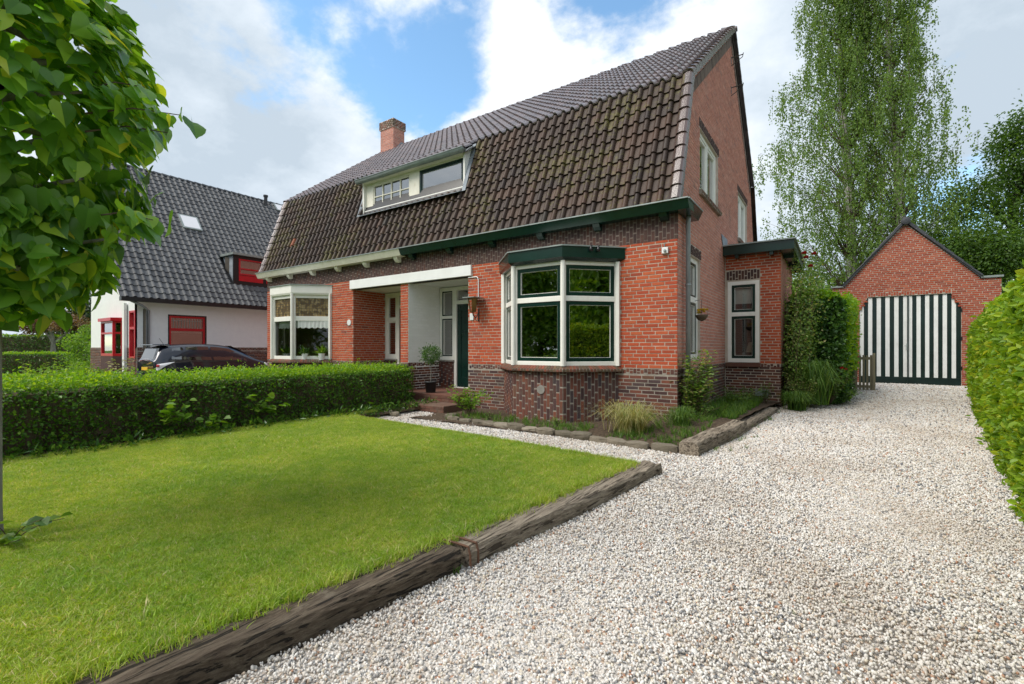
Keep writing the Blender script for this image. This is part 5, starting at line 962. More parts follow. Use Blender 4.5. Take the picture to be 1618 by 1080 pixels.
# ------------------------------------------------------------------ trees
def limb(m, a, b, r0, r1, bend=.12, n=6, k=6):
    a, b = Vector(a), Vector(b); L_ = (b - a).length; o = Vector((random.uniform(-1, 1), random.uniform(-1, 1), random.uniform(.1, 1))) * L_ * bend; pts = [a.lerp(b, i / n) + o * math.sin(math.pi * i / n) for i in range(n + 1)]; m.tube(pts, [r0 + (r1 - r0) * i / n for i in range(n + 1)], k, cap=False); return pts
def tree(name, label, base, h, blobs, leaf, nleaf, ls, barkm='bark', trunk_r=.2, group=None, clump=.45, cl_n=120, trunk_top=None, droop=0.0, cat='tree', flat=.8):
    """blobs: (dx, dy, z, rx, rz, weight)"""
    t = thing(name, label, cat, base, group); b = Vector(base); m = MB(); top = Vector(trunk_top or (b.x, b.y, b.z + h * .7)); tp = limb(m, b - Vector((0, 0, .2)), top, trunk_r, trunk_r * .35, .03, 8, 9)
    cl = []; tw = sum(q[5] for q in blobs)
    for dx, dy, z, rx, rz, wt in blobs:
        c = np.array([b.x + dx, b.y + dy, b.z + z]); st = tp[min(len(tp) - 1, max(2, int((z - rz * .5) / h * 8)))]; lp = limb(m, st, c, trunk_r * .42, trunk_r * .16, .1)
        kk = max(3, int(cl_n * wt / tw)); v = unit(rv(kk)); r_ = rng.uniform(.35, 1.0, kk) ** .5; v = v * r_[:, None] * [rx, rx, rz] + c; cl.append(v)
        for i in range(0, kk, 3): s_ = lp[random.randint(2, 6)]; limb(m, s_, v[i], trunk_r * .12, trunk_r * .03, .1, 4, 4)
    cl = np.concatenate(cl); idx = rng.integers(0, len(cl), nleaf); off = rv(nleaf, clump) * [1, 1, flat]; P = cl[idx] + off; P[:, 2] -= droop * np.abs(rng.normal(0, 1, nleaf))
    D = unit(off + [0, 0, -.35] + rv(nleaf, .3)); Nn = unit([0, 0, 1.0] + rv(nleaf, .6) + off * .5)
    m.build('trunk', barkm, t, smooth=True, kind=None); leaves('crown', P, D, Nn, ls * rng.uniform(.7, 1.3, nleaf), ls * .62 * rng.uniform(.8, 1.2, nleaf), leaf, t, kind='stuff'); return t

# weeping birch behind the garage
def birch(base, h, label, seed, prof, nst, group=None):
    rs = np.random.default_rng(seed); t = thing('birch_tree', label, 'tree', base, group); b = Vector(base); m = MB(); n = 14
    tp = [b + Vector((.25 * math.sin(i * .5), .2 * math.sin(i * .7 + 1), h * i / n)) for i in range(n + 1)]; m.tube(tp, [.26 * (1 - .9 * i / n) + .02 for i in range(n + 1)], 9, cap=False)
    P = []; D = []
    lm = MB()
    for i in range(nst):
        z = h * (.16 + .84 * rs.uniform(0, 1) ** .85); zf_ = z / h; R_ = np.interp(zf_, *prof) ; a_ = rs.uniform(0, 6.283); rad = R_ * rs.uniform(.25, 1.0) ** .6 * (.8 + .35 * math.sin(a_ * 2 + z * .9) * math.sin(z * .7 + a_)); tip = np.array([b.x + rad * math.cos(a_), b.y + rad * math.sin(a_), b.z + z + rad * .12])
        kz = max(1, min(n - 1, int((z - rad * .7) / h * n))); st = np.array(tp[kz])
        if i % 4 == 0:
            mid = (st + tip) / 2 + [0, 0, rad * .28]; lm.tube([st, mid, tip], [.035 * (1 - zf_) + .018, .018, .006], 4, cap=False)
        hang = rs.uniform(.6, 2.3) * (1.0 if zf_ < .9 else .5); k = int(hang * 26); vv = rs.uniform(0, 1, k); x = tip[None] + np.column_stack([rs.normal(0, .07, k) + .15 * np.sin(vv * 3 + i) * vv, rs.normal(0, .07, k), -hang * vv]); P.append(x); D.append(np.column_stack([rs.normal(0, .45, k), rs.normal(0, .45, k), -np.ones(k)]))
        # leaves along the limb itself
        k2 = 14; w_ = rs.uniform(.35, 1, k2)[:, None]; P.append(st[None] * (1 - w_) + tip[None] * w_ + rs.normal(0, .16, (k2, 3)) + [0, 0, .2]); D.append(rs.normal(0, 1, (k2, 3)))
        if i % 3 == 0: lm.tube([tip, tip + [0.03, 0, -hang * .5], tip + [0.0, 0, -hang]], [.007, .005, .003], 3, cap=False)
    P = np.concatenate(P); D = unit(np.concatenate(D)); k = len(P); print('birch', k); m.build('trunk', 'birch_bark', t, smooth=True); lm.build('branches', 'twig', t, kind='stuff')
    leaves('crown', P, D, unit(rv(k) + [0, 0, .3]), .115 * rng.uniform(.7, 1.2, k), .078, 'birch_leaf', t, kind='stuff'); return t
birch((.45, 30.5, -.1), 27, 'tall weeping birch with hanging foliage rising behind the garage', 5, ([0, .2, .4, .55, .65, .75, .85, 1], [3.4, 4.3, 4.3, 3.2, 2.1, 2.3, 2.5, 1.2]), 1650)
birch((2.45, 30.2, -.1), 26.5, 'second weeping birch, its crown merging with the first on the right', 9, ([0, .2, .4, .58, .66, .78, .88, 1], [3.4, 3.6, 3.6, 2.2, 1.7, 2.3, 2.7, 1.4]), 1000)
tree('oak_tree', 'spreading tree with a bare dark trunk at the right, behind the garage', (8.6, 33.5, -.2), 12, [(-.2, 0, 12.2, 1.7, 1.2, 2), (-.5, 0, 10.6, 2.0, 1.2, 3), (-2.6, -1, 8.6, 1.5, 1.0, 2), (1.2, 0, 9.0, 2.2, 1.6, 3), (-1.0, 0, 6.6, 2.4, 1.3, 3), (-3.4, .5, 5.6, 1.9, 1.4, 3), (1.2, 0, 6.0, 2.2, 1.4, 2), (-3.0, 0, 3.8, 2.0, 1.3, 2), (1.5, 0, 3.8, 2.2, 1.3, 2)], 'oak_leaf', 46000, .15, 'bark', .34, clump=.42, cl_n=170, trunk_top=(7.2, 33.5, 9.0))
tree('oak_tree', 'dark green bushy tree directly behind the right slope of the garage roof', (4.9, 29.0, -.2), 7.5, [(0, 0, 6.3, 1.6, 1.1, 2), (-1.2, 0, 5.0, 1.6, 1.2, 2), (1.3, 0, 5.4, 1.7, 1.2, 2), (.2, 0, 3.5, 2.2, 1.3, 2), (2.6, 0, 4.0, 1.7, 1.2, 2)], 'oak_leaf', 24000, .14, 'bark', .2, clump=.4, cl_n=110)
tree('shrub_tree', 'low green tree in the back garden left of the garage', (-1.6, 24.5, -.2), 4.5, [(0, 0, 3.4, 1.2, .9, 2), (1.2, .5, 2.6, 1.2, .9, 2), (-1.0, 0, 2.4, 1.1, .9, 1)], 'bright_leaf', 9000, .12, 'bark', .12, clump=.34, cl_n=60)
tree('background_tree', 'dense tree mass far behind the garage on the right', (13.5, 36, -.2), 9, [(0, 0, 7, 3, 2, 2), (-3, 0, 5.0, 2.4, 2, 2), (2, 0, 4, 3, 2, 2)], 'dark_leaf', 14000, .2, 'bark', .3, clump=.6, cl_n=80)
tree('background_tree', 'green trees filling the gap behind the garage and birches', (1.5, 38, -.2), 8, [(0, 0, 5.5, 3, 1.8, 2), (-4, 0, 4.0, 2.6, 1.8, 2), (4, 0, 5, 3, 2, 2), (-7, 0, 3.5, 2.2, 1.8, 1)], 'oak_leaf', 18000, .2, 'bark', .3, clump=.6, cl_n=110)
# far left background
for i, (x, y, h, lf, lab) in enumerate([(-58, 13, 9, 'dark_leaf', 'dark conifer-green tree behind the hedges at the far left edge'), (-48, 16, 8, 'dark_leaf', 'dark tree showing between the hedge and the white house'), (-66, 26, 11, 'oak_leaf', 'tall far tree behind the dark ones on the left'), (-70, 6, 11, 'dark_leaf', 'far dark tree at the left edge of the view')]):
    tree('background_tree', lab, (x, y, -.3), h, [(0, 0, h * .75, h * .26, h * .2, 2), (-h * .2, h * .1, h * .5, h * .28, h * .2, 2), (h * .22, -h * .1, h * .42, h * .26, h * .2, 2), (0, 0, h * .25, h * .3, h * .2, 2)], lf, 9000, .28, 'bark', .3, clump=.6, cl_n=70)
tree('bright_shrub', 'bright green rounded shrub at the front corner of the white house', (-33.0, 8.0, -.25), 3.0, [(0, 0, 1.9, .9, .7, 2), (.9, .5, 1.5, .9, .7, 2), (-.8, -.4, 1.2, .9, .7, 2), (.3, 0, .6, 1.2, .5, 2)], 'bright_leaf', 9000, .11, 'bark', .07, clump=.22, cl_n=60, cat='shrub')
tree('bright_shrub', 'clump of fresh green leaves at the left of the parked car', (-23.8, 4.7, -.25), .9, [(0, 0, .45, .8, .28, 2), (1.2, .6, .4, .7, .25, 2)], 'bright_leaf', 3600, .09, 'bark', .02, clump=.16, cl_n=36, cat='shrub')
for (x, y, lab, lf) in ((-43.5, 8.4, 'small umbrella-shaped tree with pale trunk between the two far left hedges', 'copper_leaf'), ):
    tree('umbrella_tree', lab, (x, y, -.25), 3.4, [(0, 0, 3.2, 1.5, .35, 2), (1.3, .8, 3.0, 1.0, .3, 1), (-1.3, -.8, 3.0, 1.0, .3, 1)], lf, 5000, .14, 'grey_bark', .22, clump=.22, cl_n=60)
pb = thing('brick_pillar', 'low dark brick gate pillar at the end of the far left hedge', 'pillar', (-36.3, 8.55, -.3)); MB().box(-36.55, -36.05, 8.3, 8.8, -.3, .78).build('shaft', 'dark_mortar', pb)
bricks_joined('bricks', lay(Frame((-36.3, 8.3), (1, 0), (0, -1)), -.25, .25, -.2, .78, seed=95) + lay(Frame((-36.05, 8.55), (0, 1), (1, 0)), -.25, .25, -.2, .78, seed=96), 'dark_brick', pb); MB().box(-36.6, -36.0, 8.25, 8.85, .78, .84).build('cap', 'concrete', pb)

# foreground lime tree
lime = thing('lime_tree', 'clipped lime tree with large heart-shaped leaves in the left foreground', 'tree', (-4.80, .585, -.1))
m = MB(); m.tube([(-4.80, .585, -.25), (-4.80, .585, .1), (-4.795, .59, 1.2), (-4.795, .59, 2.4), (-4.785, .59, 3.4)], [.10, .088, .08, .07, .04], 14, cap=False)
for i in range(26):
    a_ = i * 2.4; z = 1.55 + i * .085; r_ = .62 + .16 * math.sin(i); limb(m, (-4.71, .64, z), (-4.71 + r_ * math.cos(a_), .64 + r_ * math.sin(a_), z + .15 + .1 * math.sin(i * 3)), .03, .008, .1)
m.build('trunk', 'grey_bark', lime, smooth=True)
def lime_leaf(seed):
    rr = random.Random(seed); out_ = [(.0, .0), (.26, -.10), (.46, .05), (.52, .26), (.45, .50), (.30, .72), (.13, .90), (0, 1.08)]; m = MB(); n = len(out_); fold = rr.uniform(.06, .22); curl = rr.uniform(.05, .28); wv = rr.uniform(.01, .04)
    def P_(x, y, sgn): return (x * sgn, y, fold * abs(x) - curl * y * y * .6 + wv * math.sin(y * 9 + sgn) * (abs(x) > .2))
    mids = [P_(0, y, 1) for y in (0.02, .2, .4, .6, .8, 1.08)]
    for sg in (1, -1):
        b0 = len(m.v); m.v += mids; o0 = len(m.v); m.v += [P_(x, y, sg) for x, y in out_[1:-1]]
        fs = [(0, o0 - b0, 1), (1, o0 - b0, o0 - b0 + 1), (1, o0 - b0 + 1, o0 - b0 + 2), (1, o0 - b0 + 2, 2), (2, o0 - b0 + 2, o0 - b0 + 3), (2, o0 - b0 + 3, 3), (3, o0 - b0 + 3, o0 - b0 + 4), (3, o0 - b0 + 4, 4), (4, o0 - b0 + 4, o0 - b0 + 5), (4, o0 - b0 + 5, 5)]
        m.f += [tuple(b0 + i for i in (f if sg > 0 else f[::-1])) for f in fs]
    m.v.append((0, -.35, .06)); m.v.append((.012, 0.02, 0)); m.v.append((-.012, 0.02, 0)); q = len(m.v); m.f.append((q - 3, q - 2, q - 1)); return m
LL = [lime_leaf(i) for i in range(6)]; LM = []
for l_ in LL: me = l_.mesh('lime_leaf', True); me.materials.append(M['lime_leaf']); LM.append(me)
n = 4700; v = unit(rv(n)); c = np.array([-4.79, .59, 2.74]); rr_ = rng.uniform(.5, 1, n) ** .45
rad = np.interp(c[2] + v[:, 2] * 1.36, [1.3, 1.7, 2.1, 2.4, 2.75, 3.1, 3.5, 4.2], [.95, .90, .80, .80, .95, .96, .97, .95]) + .05 * np.sin(v[:, 0] * 6 + v[:, 2] * 5) + .05 * np.sin(v[:, 1] * 11 + v[:, 2] * 9)
vz = np.sign(v[:, 2]) * np.abs(v[:, 2]) ** .72; P = c + np.column_stack([v[:, 0] * rad, v[:, 1] * rad, vz * 1.36]) * rr_[:, None]
# twigs that stick out beyond the clipped outline towards the house
ext = []
for (x, y, z) in ((-3.56, 1.30, 2.74), (-3.62, 1.25, 2.62), (-3.72, 1.2, 2.05), (-3.7, 1.15, 2.9), (-3.85, 1.0, 3.2)):
    st = np.array([-4.1, .95, z + .02]); tip = np.array([x, y, z]); k = 22; w_ = rng.uniform(.1, 1, k)[:, None]; ext.append(st * (1 - w_) + tip * w_ + rv(k, .05)); bm = MB(); bm.tube([st, (st + tip) / 2 + [0, 0, .04], tip], [.007, .005, .003], 5); bm.build('twig', 'twig', lime)
E_ = np.concatenate(ext); P = np.concatenate([P, E_]); v = np.concatenate([v, unit(E_ - c)]); n = len(P)
lum = np.sin(P[:, 0] * 7.1 + P[:, 2] * 3.3) * np.sin(P[:, 1] * 6.3 - P[:, 2] * 4.1) + .6 * np.sin(P[:, 2] * 8.7 + P[:, 1] * 5); P = P[lum > -.8]
P = P[P[:, 2] > 1.40]; v = unit(P - c); n = len(P)
Nn = unit(v * [.8, .8, .45] + [0, 0, .55] + rv(n, .33)); D = v * [.55, .55, .1] + [0, 0, -.85] + rv(n, .38); D = unit(D - Nn * (D * Nn).sum(1, keepdims=True)); sz = rng.uniform(.07, .17, n)
Sd = np.cross(D, Nn); order = []
dist = np.linalg.norm(P - np.array(CAM), axis=1); outer = np.linalg.norm((P - c) / [1.0, 1.0, 1.36], axis=1); vis = np.array([inview(p) for p in P]); facing = ((np.array(CAM) - P) * v).sum(1) / dist
score = np.where(vis & (facing > 0.05) & (outer > .80), sz / dist, 0); top_ = set(np.argsort(-score)[:300].tolist())
V_, F_ = [[] for _ in LL], [[] for _ in LL]
Vs = []; Fs = []; base_ = 0
for i in range(n):
    m3 = np.column_stack([Sd[i], D[i], Nn[i]]); k = i % 6
    if i in top_:
        o = bpy.data.objects.new('leaf', LM[k]); C.objects.link(o); mm = Matrix([[*(m3[r]), 0] for r in range(3)] + [[0, 0, 0, 1]]); o.rotation_euler = mm.to_euler(); o.location = P[i]; o.scale = [float(sz[i])] * 3; setparent(o, lime)
    else:
        vv = np.array(LL[k].v) * sz[i]; Vs.append(vv @ m3.T + P[i]); Fs.append(np.array(LL[k].f) + base_); base_ += len(vv)
npmesh('leaves', np.concatenate(Vs), np.concatenate(Fs), 'lime_leaf', lime, smooth=True, kind='stuff')
# shoot at the foot of the lime trunk
def leafy_shoot(name, label, base, stems, cat='shrub', leaf='weed_leaf', ll=.12, lw=.09, sw='twig', group=None, thick=.004, six=True):
    """stems: (tip dx, dy, dz, number of leaves)"""
    t = thing(name, label, cat, base, group); m = MB(); P = []; D = []
    for dx, dy, dz, k in stems:
        a_ = Vector(base); b_ = a_ + Vector((dx, dy, dz)); pts = limb(m, a_, b_, thick, thick * .5, .12, 5, 5)
        for i in range(k): w_ = .25 + .75 * (i + .5) / k; j = min(int(w_ * 5), 4); p = pts[j].lerp(pts[j + 1], w_ * 5 - j); P.append(p); a2 = random.uniform(0, 6.28); D.append((math.cos(a2), math.sin(a2), random.uniform(-.3, .5)))
    k = len(P); m.build('stems', sw, t); leaves('foliage', np.array(P) + rv(k, .008), unit(np.array(D)), unit(np.array([0, 0, 1.0]) + rv(k, .35)), ll * rng.uniform(.6, 1.15, k), lw * rng.uniform(.7, 1.1, k), leaf, t, six=six, kind='stuff'); return t
leafy_shoot('lime_sucker', 'broad-leaved green sucker shoots at the foot of the foreground tree trunk', (-4.50, .66, -.1), [(.22, .12, .18, 5), (.30, .0, .10, 4), (.1, .25, .12, 4), (.05, -.1, .2, 5), (.16, -.2, .1, 4)], leaf='weed_leaf', ll=.10, lw=.085)

# ------------------------------------------------------------------ garden plants along the house
def stems_(n, sx, sy, h, k): return [(random.uniform(-sx, sx), random.uniform(-sy, sy), random.uniform(.55, 1) * h, k) for _ in range(n)]
leafy_shoot('hydrangea_bush', 'open green and red-stemmed shrub beside the porch steps', (-6.25, 7.45, -.18), stems_(34, .55, .3, .62, 15), leaf='bright_leaf', ll=.085, lw=.05, six=False)
leafy_shoot('climbing_honeysuckle', 'leafy climber growing up around the grey downpipe', (-2.12, 8.75, -.15), [(random.uniform(-.25, .42), random.uniform(-.3, .15), random.uniform(.65, 1.35), 28) for _ in range(46)], leaf='rose_leaf', ll=.10, lw=.05, six=False)
def grass_clump(name, label, c, r, h, n, mat, lean=1.0, wid=.008, cat='ornamental grass'):
    P = []; 
    m = MB()
    for i in range(n):
        a_ = random.uniform(0, 6.283); hh = h * random.uniform(.6, 1.1); le = r * random.uniform(.2, 1.1) * lean; x, y = c[0] + random.gauss(0, r * .18), c[1] + random.gauss(0, r * .18); dx, dy = math.cos(a_) * le, math.sin(a_) * le; wx, wy = -math.sin(a_) * wid / 2, math.cos(a_) * wid / 2; pts = [(0, 0), (.25, .6), (.6, .95), (1.0, random.uniform(.45, .9))]
        for (f0, z0_), (f1, z1_) in zip(pts, pts[1:]):
            q0, q1 = (1 - f0 * .4), (1 - f1 * .55 if f1 < 1 else .1); m.add([(x + dx * f0 - wx * q0, y + dy * f0 - wy * q0, c[2] + z0_ * hh), (x + dx * f0 + wx * q0, y + dy * f0 + wy * q0, c[2] + z0_ * hh), (x + dx * f1 + wx * q1, y + dy * f1 + wy * q1, c[2] + z1_ * hh), (x + dx * f1 - wx * q1, y + dy * f1 - wy * q1, c[2] + z1_ * hh)], [(0, 1, 2, 3)])
    return tag(m.build(name, mat, None), label, cat)
grass_clump('sedge_clump', 'straw and green striped grass clump right of the bay window', (-2.72, 7.25, -.14), .60, .46, 520, 'straw_leaf', 1.25)
grass_clump('grass_clump', 'fine green grass clump at the corner of the house by the downpipe', (-2.1, 7.9, -.1), .34, .34, 380, 'weed_leaf', .9, .006)
leafy_shoot('flowering_weeds', 'tangle of green weeds with pale dry stalks in the corner bed', (-1.95, 8.6, -.12), stems_(26, .35, .7, .38, 12), cat='plant', leaf='weed_leaf', ll=.06, lw=.03, six=False)
leafy_shoot('green_ground_plants', 'low leafy plants below the extension window', (-1.75, 11.2, -.12), stems_(46, .42, 1.1, .46, 15), cat='plant', leaf='weed_leaf', ll=.09, lw=.03, six=False)
leafy_shoot('seed_stalks', 'upright green stalks right of the vent grille under the window', (-1.3, 12.2, -.12), stems_(14, .12, .12, .62, 16), cat='plant', leaf='weed_leaf', ll=.06, lw=.03, six=False)
for i, (x, y, lab) in enumerate(((-5.55, 7.2, 'small green weed tuft at the left foot of the bay'), (-4.1, 7.35, 'tiny weed at the foot of the bay window base'))): leafy_shoot('weed', lab, (x, y, -.19), stems_(9, .1, .08, .16, 7), cat='plant', leaf='weed_leaf', ll=.05, lw=.025, six=False)
# climbing rose on the extension and perennials below
cr_ = thing('climbing_rose', 'tall straggly climbing rose with a few red flowers on the extension side wall', 'climbing rose', (-.9, 13.4, -.15)); m = MB(); P = []
for i in range(60):
    b_ = Vector((random.uniform(-1.0, -.6), random.uniform(12.9, 14.6), -.15)); h = random.uniform(1.2, 3.7); t_ = b_ + Vector((random.uniform(-.05, .35) + .12 * (h > 3), random.uniform(-.35, .5), h)); pts = limb(m, b_, t_, .010, .003, .05, 6, 4)
    for j in range(int(h * 60)): w_ = random.uniform(.12, 1); q = min(int(w_ * 6), 5); p = pts[q].lerp(pts[q + 1], w_ * 6 - q); P.append((p.x + random.gauss(.03, .11), p.y + random.gauss(0, .12), p.z + random.gauss(0, .1)))
P = np.array(P); P[:, 0] = np.maximum(P[:, 0], -1.03); k = len(P); print('rose', k); m.build('stems', 'twig', cr_, kind='stuff'); leaves('foliage', P, unit(rv(k) + [.5, -.3, -.3]), unit(rv(k, .6) + [.3, -.3, .7]), .075 * rng.uniform(.6, 1.2, k), .045, 'rose_leaf', cr_, kind='stuff')
def bloom(par, c, r, mat, name='flower'):
    m = MB(); 
    for i in range(14):
        a_ = i * 2.4; e = .3 + i * .07; d = Vector((math.cos(a_) * math.sin(e * 1.2), math.sin(a_) * math.sin(e * 1.2), math.cos(e * 1.2))); s_ = d.cross(Vector((.1, .2, 1))).normalized(); p = Vector(c); m.add([p, p + d * r * .6 + s_ * r * .4, p + d * r, p + d * r * .6 - s_ * r * .4], [(0, 1, 2, 3)])
    return m.build(name, mat, par)
for c in ((-.62, 13.2, 3.46), (-.58, 13.25, 3.36), (-.50, 13.5, 3.18), (-.42, 13.2, 3.42)): bloom(cr_, c, .08, 'rose_red')
fp = grass_clump('day_lily_clump', 'arching bright green leaves of a perennial below the climbing rose', (-.42, 13.1, -.1), .62, 1.0, 420, 'weed_leaf', 1.0, .018, 'plant')
grass_clump('strap_leaf_plants', 'low strap-leaved plants spilling onto the gravel by the extension corner', (-.72, 12.2, -.17), .42, .42, 420, 'weed_leaf', 1.1, .014, 'plant')
leafy_shoot('catmint', 'grey-leaved plant with pale spikes in front of the climbing rose', (-.62, 12.6, -.15), stems_(50, .3, .3, .75, 16), cat='plant', leaf='rose_leaf', ll=.06, lw=.03, six=False)
rp = leafy_shoot('red_flower_plant', 'bushy plant with small red flowers at the foot of the ivy', (-.1, 13.6, -.12), stems_(46, .4, .5, .8, 14), cat='plant', leaf='weed_leaf', ll=.08, lw=.05, six=False); bloom(rp, (.12, 13.3, .72), .06, 'rose_red'); bloom(rp, (.2, 13.35, .70), .05, 'rose_red')
leafy_shoot('edge_plants', 'low leafy plants along the gravel at the foot of the ivy hedge', (.25, 14.9, -.12), stems_(50, .25, 1.6, .3, 12), cat='plant', leaf='weed_leaf', ll=.08, lw=.05, six=False)
# broad-leaved plants growing through and under the privet hedge
for i, (x, y, z, lab) in enumerate(((-7.8, 2.7, .35, 'maple seedling leaves poking out of the upper left part of the privet hedge'), (-7.75, 3.2, .05, 'maple leaves low on the privet hedge front'), (-7.85, 4.1, .32, 'pale oak seedling in the middle of the privet hedge'), (-8.0, 6.6, -.05, 'broad leaves low at the right part of the privet hedge'))):
    leafy_shoot('maple_seedling', lab, (x - .1, y, z - .25), [(random.uniform(0, .2), random.uniform(-.3, .3), random.uniform(.05, .4), 4) for _ in range(9)], cat='seedling', leaf='bright_leaf', ll=.13, lw=.12)
P = []; n = 1500; P = np.column_stack([rng.normal(-7.72, .10, n), rng.uniform(-.5, 7.9, n), rng.uniform(-.16, .02, n)]); wd = leaves('hedge_foot_weeds', P, unit(rv(n, .5) + [.7, 0, .5]), unit(rv(n, .3) + [-.2, 0, 1]), .12 * rng.uniform(.5, 1.2, n), .035, 'ivy_leaf', None, kind='stuff')
# ferny seedlings: colourful plants beyond the hedge
leafy_shoot('red_leaved_plant', 'small red-leaved plant behind the privet hedge, left of the car', (-20.9, 2.6, -.25), stems_(16, .25, .25, .95, 10), cat='plant', leaf='copper_leaf', ll=.14, lw=.08, six=False)
leafy_shoot('yellow_flowering_plant', 'tall thin yellow-flowering plant behind the hedge near the car', (-19.2, 3.4, -.25), stems_(12, .5, .5, 1.25, 9), cat='plant', leaf='beech_leaf', ll=.12, lw=.06, six=False)
leafy_shoot('beige_seed_head_plant', 'flat beige seed-head plant in front of the rear wheel of the car', (-16.7, 4.6, -.25), stems_(22, .4, .3, 1.25, 9), cat='plant', leaf='straw_leaf', ll=.13, lw=.08, six=False)

# ------------------------------------------------------------------ potted standard, lantern, odds and ends on the house
pt_ = thing('potted_standard_tree', 'little ball-headed tree in a black pot on the porch step', 'potted plant', (-8.15, 8.30, .12)); bx, by, bz = -8.15, 8.30, .12
MB().lathe((bx, by, bz), [(.105, 0), (.115, .01), (.14, .24), (.152, .245), (.152, .275), (.135, .275), (.13, .24)], 20).build('pot', 'pot_black', pt_, smooth=True); MB().lathe((bx, by, bz), [(.13, .23), (.0, .235)], 16).build('potting_soil', 'soil', pt_)
MB().tube([(bx, by, bz + .22), (bx + .01, by, bz + .5), (bx, by, bz + .78)], .011, 7).build('trunk', 'grey_bark', pt_)
n = 1500; v = unit(rv(n)); P = v * (rng.uniform(.2, 1, n) ** .4)[:, None] * [.25, .25, .23] * (1 + .22 * rng.normal(0, 1, n))[:, None] * .88 + [bx, by, bz + .93]; leaves('crown', P, unit(v + rv(n, .5)), unit(rv(n) + [0, 0, .8]), .055, .018, 'ivy_leaf', pt_, kind='stuff')
lan = thing('wall_lantern', 'weathered brass lantern on a scrolled black bracket right of the porch', 'lantern', (-6.80, 8.5, 1.95)); lx_, ly_ = -6.80, 8.27
MB().box(lx_ - .17, lx_ + .17, ly_ - .16, ly_ + .20, 2.345, 2.362).build('lantern_roof', 'zinc', lan)
m = MB(); 
for i in range(6):
    a_ = math.pi / 3 * i; b_ = math.pi / 3 * (i + 1); m.tube([(lx_ + .07 * math.cos(a_), ly_ + .07 * math.sin(a_), 2.05), (lx_ + .115 * math.cos(a_), ly_ + .115 * math.sin(a_), 2.345)], .008, 5)
m.lathe((lx_, ly_, 2.03), [(.03, -.02), (.078, .0), (.078, .025)], 6); m.lathe((lx_, ly_, 2.32), [(.12, 0), (.12, .025)], 6); m.build('lantern_frame', 'brass', lan)
for i in range(6):
    a_ = math.pi / 3 * i; b_ = a_ + math.pi / 3; MB().add([(lx_ + .068 * math.cos(a_), ly_ + .068 * math.sin(a_), 2.055), (lx_ + .068 * math.cos(b_), ly_ + .068 * math.sin(b_), 2.055), (lx_ + .11 * math.cos(b_), ly_ + .11 * math.sin(b_), 2.34), (lx_ + .11 * math.cos(a_), ly_ + .11 * math.sin(a_), 2.34)], [(0, 1, 2, 3)]).build('pane', 'brass' if i % 2 else 'clear_glass', lan)
MB().lathe((lx_, ly_, 2.06), [(.016, 0), (.02, .12), (.0, .16)], 8).build('bulb', 'pot_white', lan)
br_ = MB().tube([(lx_, ly_, 2.02), (lx_, ly_ + .02, 1.95), (lx_ + .01, ly_ + .10, 1.90), (lx_ + .01, 8.43, 1.97), (lx_, 8.49, 2.05)], .011, 7); br_.tube([(lx_, 8.485, 2.12), (lx_, 8.485, 1.82)], .014, 6); br_.tube([(lx_, 8.48, 1.84), (lx_, 8.40, 1.83), (lx_, 8.36, 1.88), (lx_, 8.40, 1.92)], .008, 6); br_.build('bracket', 'black_paint', lan)
tag(MB().tube([(-7.10, 8.478, 2.86), (-6.86, 8.478, 2.86), (-6.82, 8.478, 2.84), (-6.80, 8.478, 2.78), (-6.80, 8.478, 2.36)], .012, 8).build('conduit', 'pot_white', None), 'thin pale conduit pipe bending down to the wall lantern', 'pipe')
tag(MB().box(-7.06, -6.95, 8.475, 8.487, 1.86, 2.02).build('number_plate', 'pot_white', None, bevel=.004), 'small white plate on the brick below the lantern', 'number plate')
o = MB().lathe((0, 0, 0), [(.085, 0), (.085, .012)], 24).build('number_plate', 'pot_white', None); o.rotation_euler = (R(90), 0, 0); o.location = (-11.6, 8.49, 1.95); tag(o, 'round white number plate on the left brick pier', 'number plate')
sb_ = thing('alarm_box', 'small white box with a sensor high on the brick right of the bay', 'sensor', (-2.52, 8.49, 2.95)); MB().box(-2.57, -2.46, 8.45, 8.49, 2.90, 3.01).build('housing', 'pot_white', sb_, bevel=.006); MB().lathe((-2.51, 8.44, 2.93), [(.0, -.02), (.025, 0), (.025, .03), (0, .045)], 10).build('sensor_head', 'zinc', sb_); MB().tube([(-2.52, 8.47, 3.01), (-2.53, 8.46, 3.06), (-2.50, 8.45, 3.08)], .012, 6).build('bracket', 'zinc', sb_)
for x, lab in ((-3.72, 'left of two small black spotlights on the bay cornice'), (-3.62, 'right of two small black spotlights on the bay cornice')):
    y = 8.02 if x < -3.7 else 8.12; s_ = thing('spotlight', lab, 'spotlight', (x, y - .05, 3.06), 'spotlights on the bay cornice'); MB().lathe((x, y - .06, 3.0), [(.035, 0), (.03, .05), (.018, .075), (.012, .10)], 12).build('lamp_head', 'black_paint', s_, smooth=True); MB().tube([(x, y - .06, 3.09), (x, y, 3.12)], .008, 6).build('bracket', 'black_paint', s_)
hb = thing('hanging_basket', 'small hanging basket with yellow flowers on the side window', 'hanging basket', (-2.2, 9.75, 1.85)); hx, hy, hz = -2.17, 9.72, 1.86
MB().lathe((hx, hy, hz), [(.0, -.13), (.07, -.10), (.11, -.04), (.125, .0)], 14).build('basket', 'twig', hb, smooth=True); MB().tube([(hx - .13, hy, hz + .28), (hx, hy, hz + .30), (hx, hy, hz + .02)], .006, 5).build('bracket', 'steel', hb)
for i in range(9): bloom(hb, (hx + random.uniform(-.09, .09), hy + random.uniform(-.1, .1), hz + random.uniform(.02, .09)), .045, 'yellow_flower')
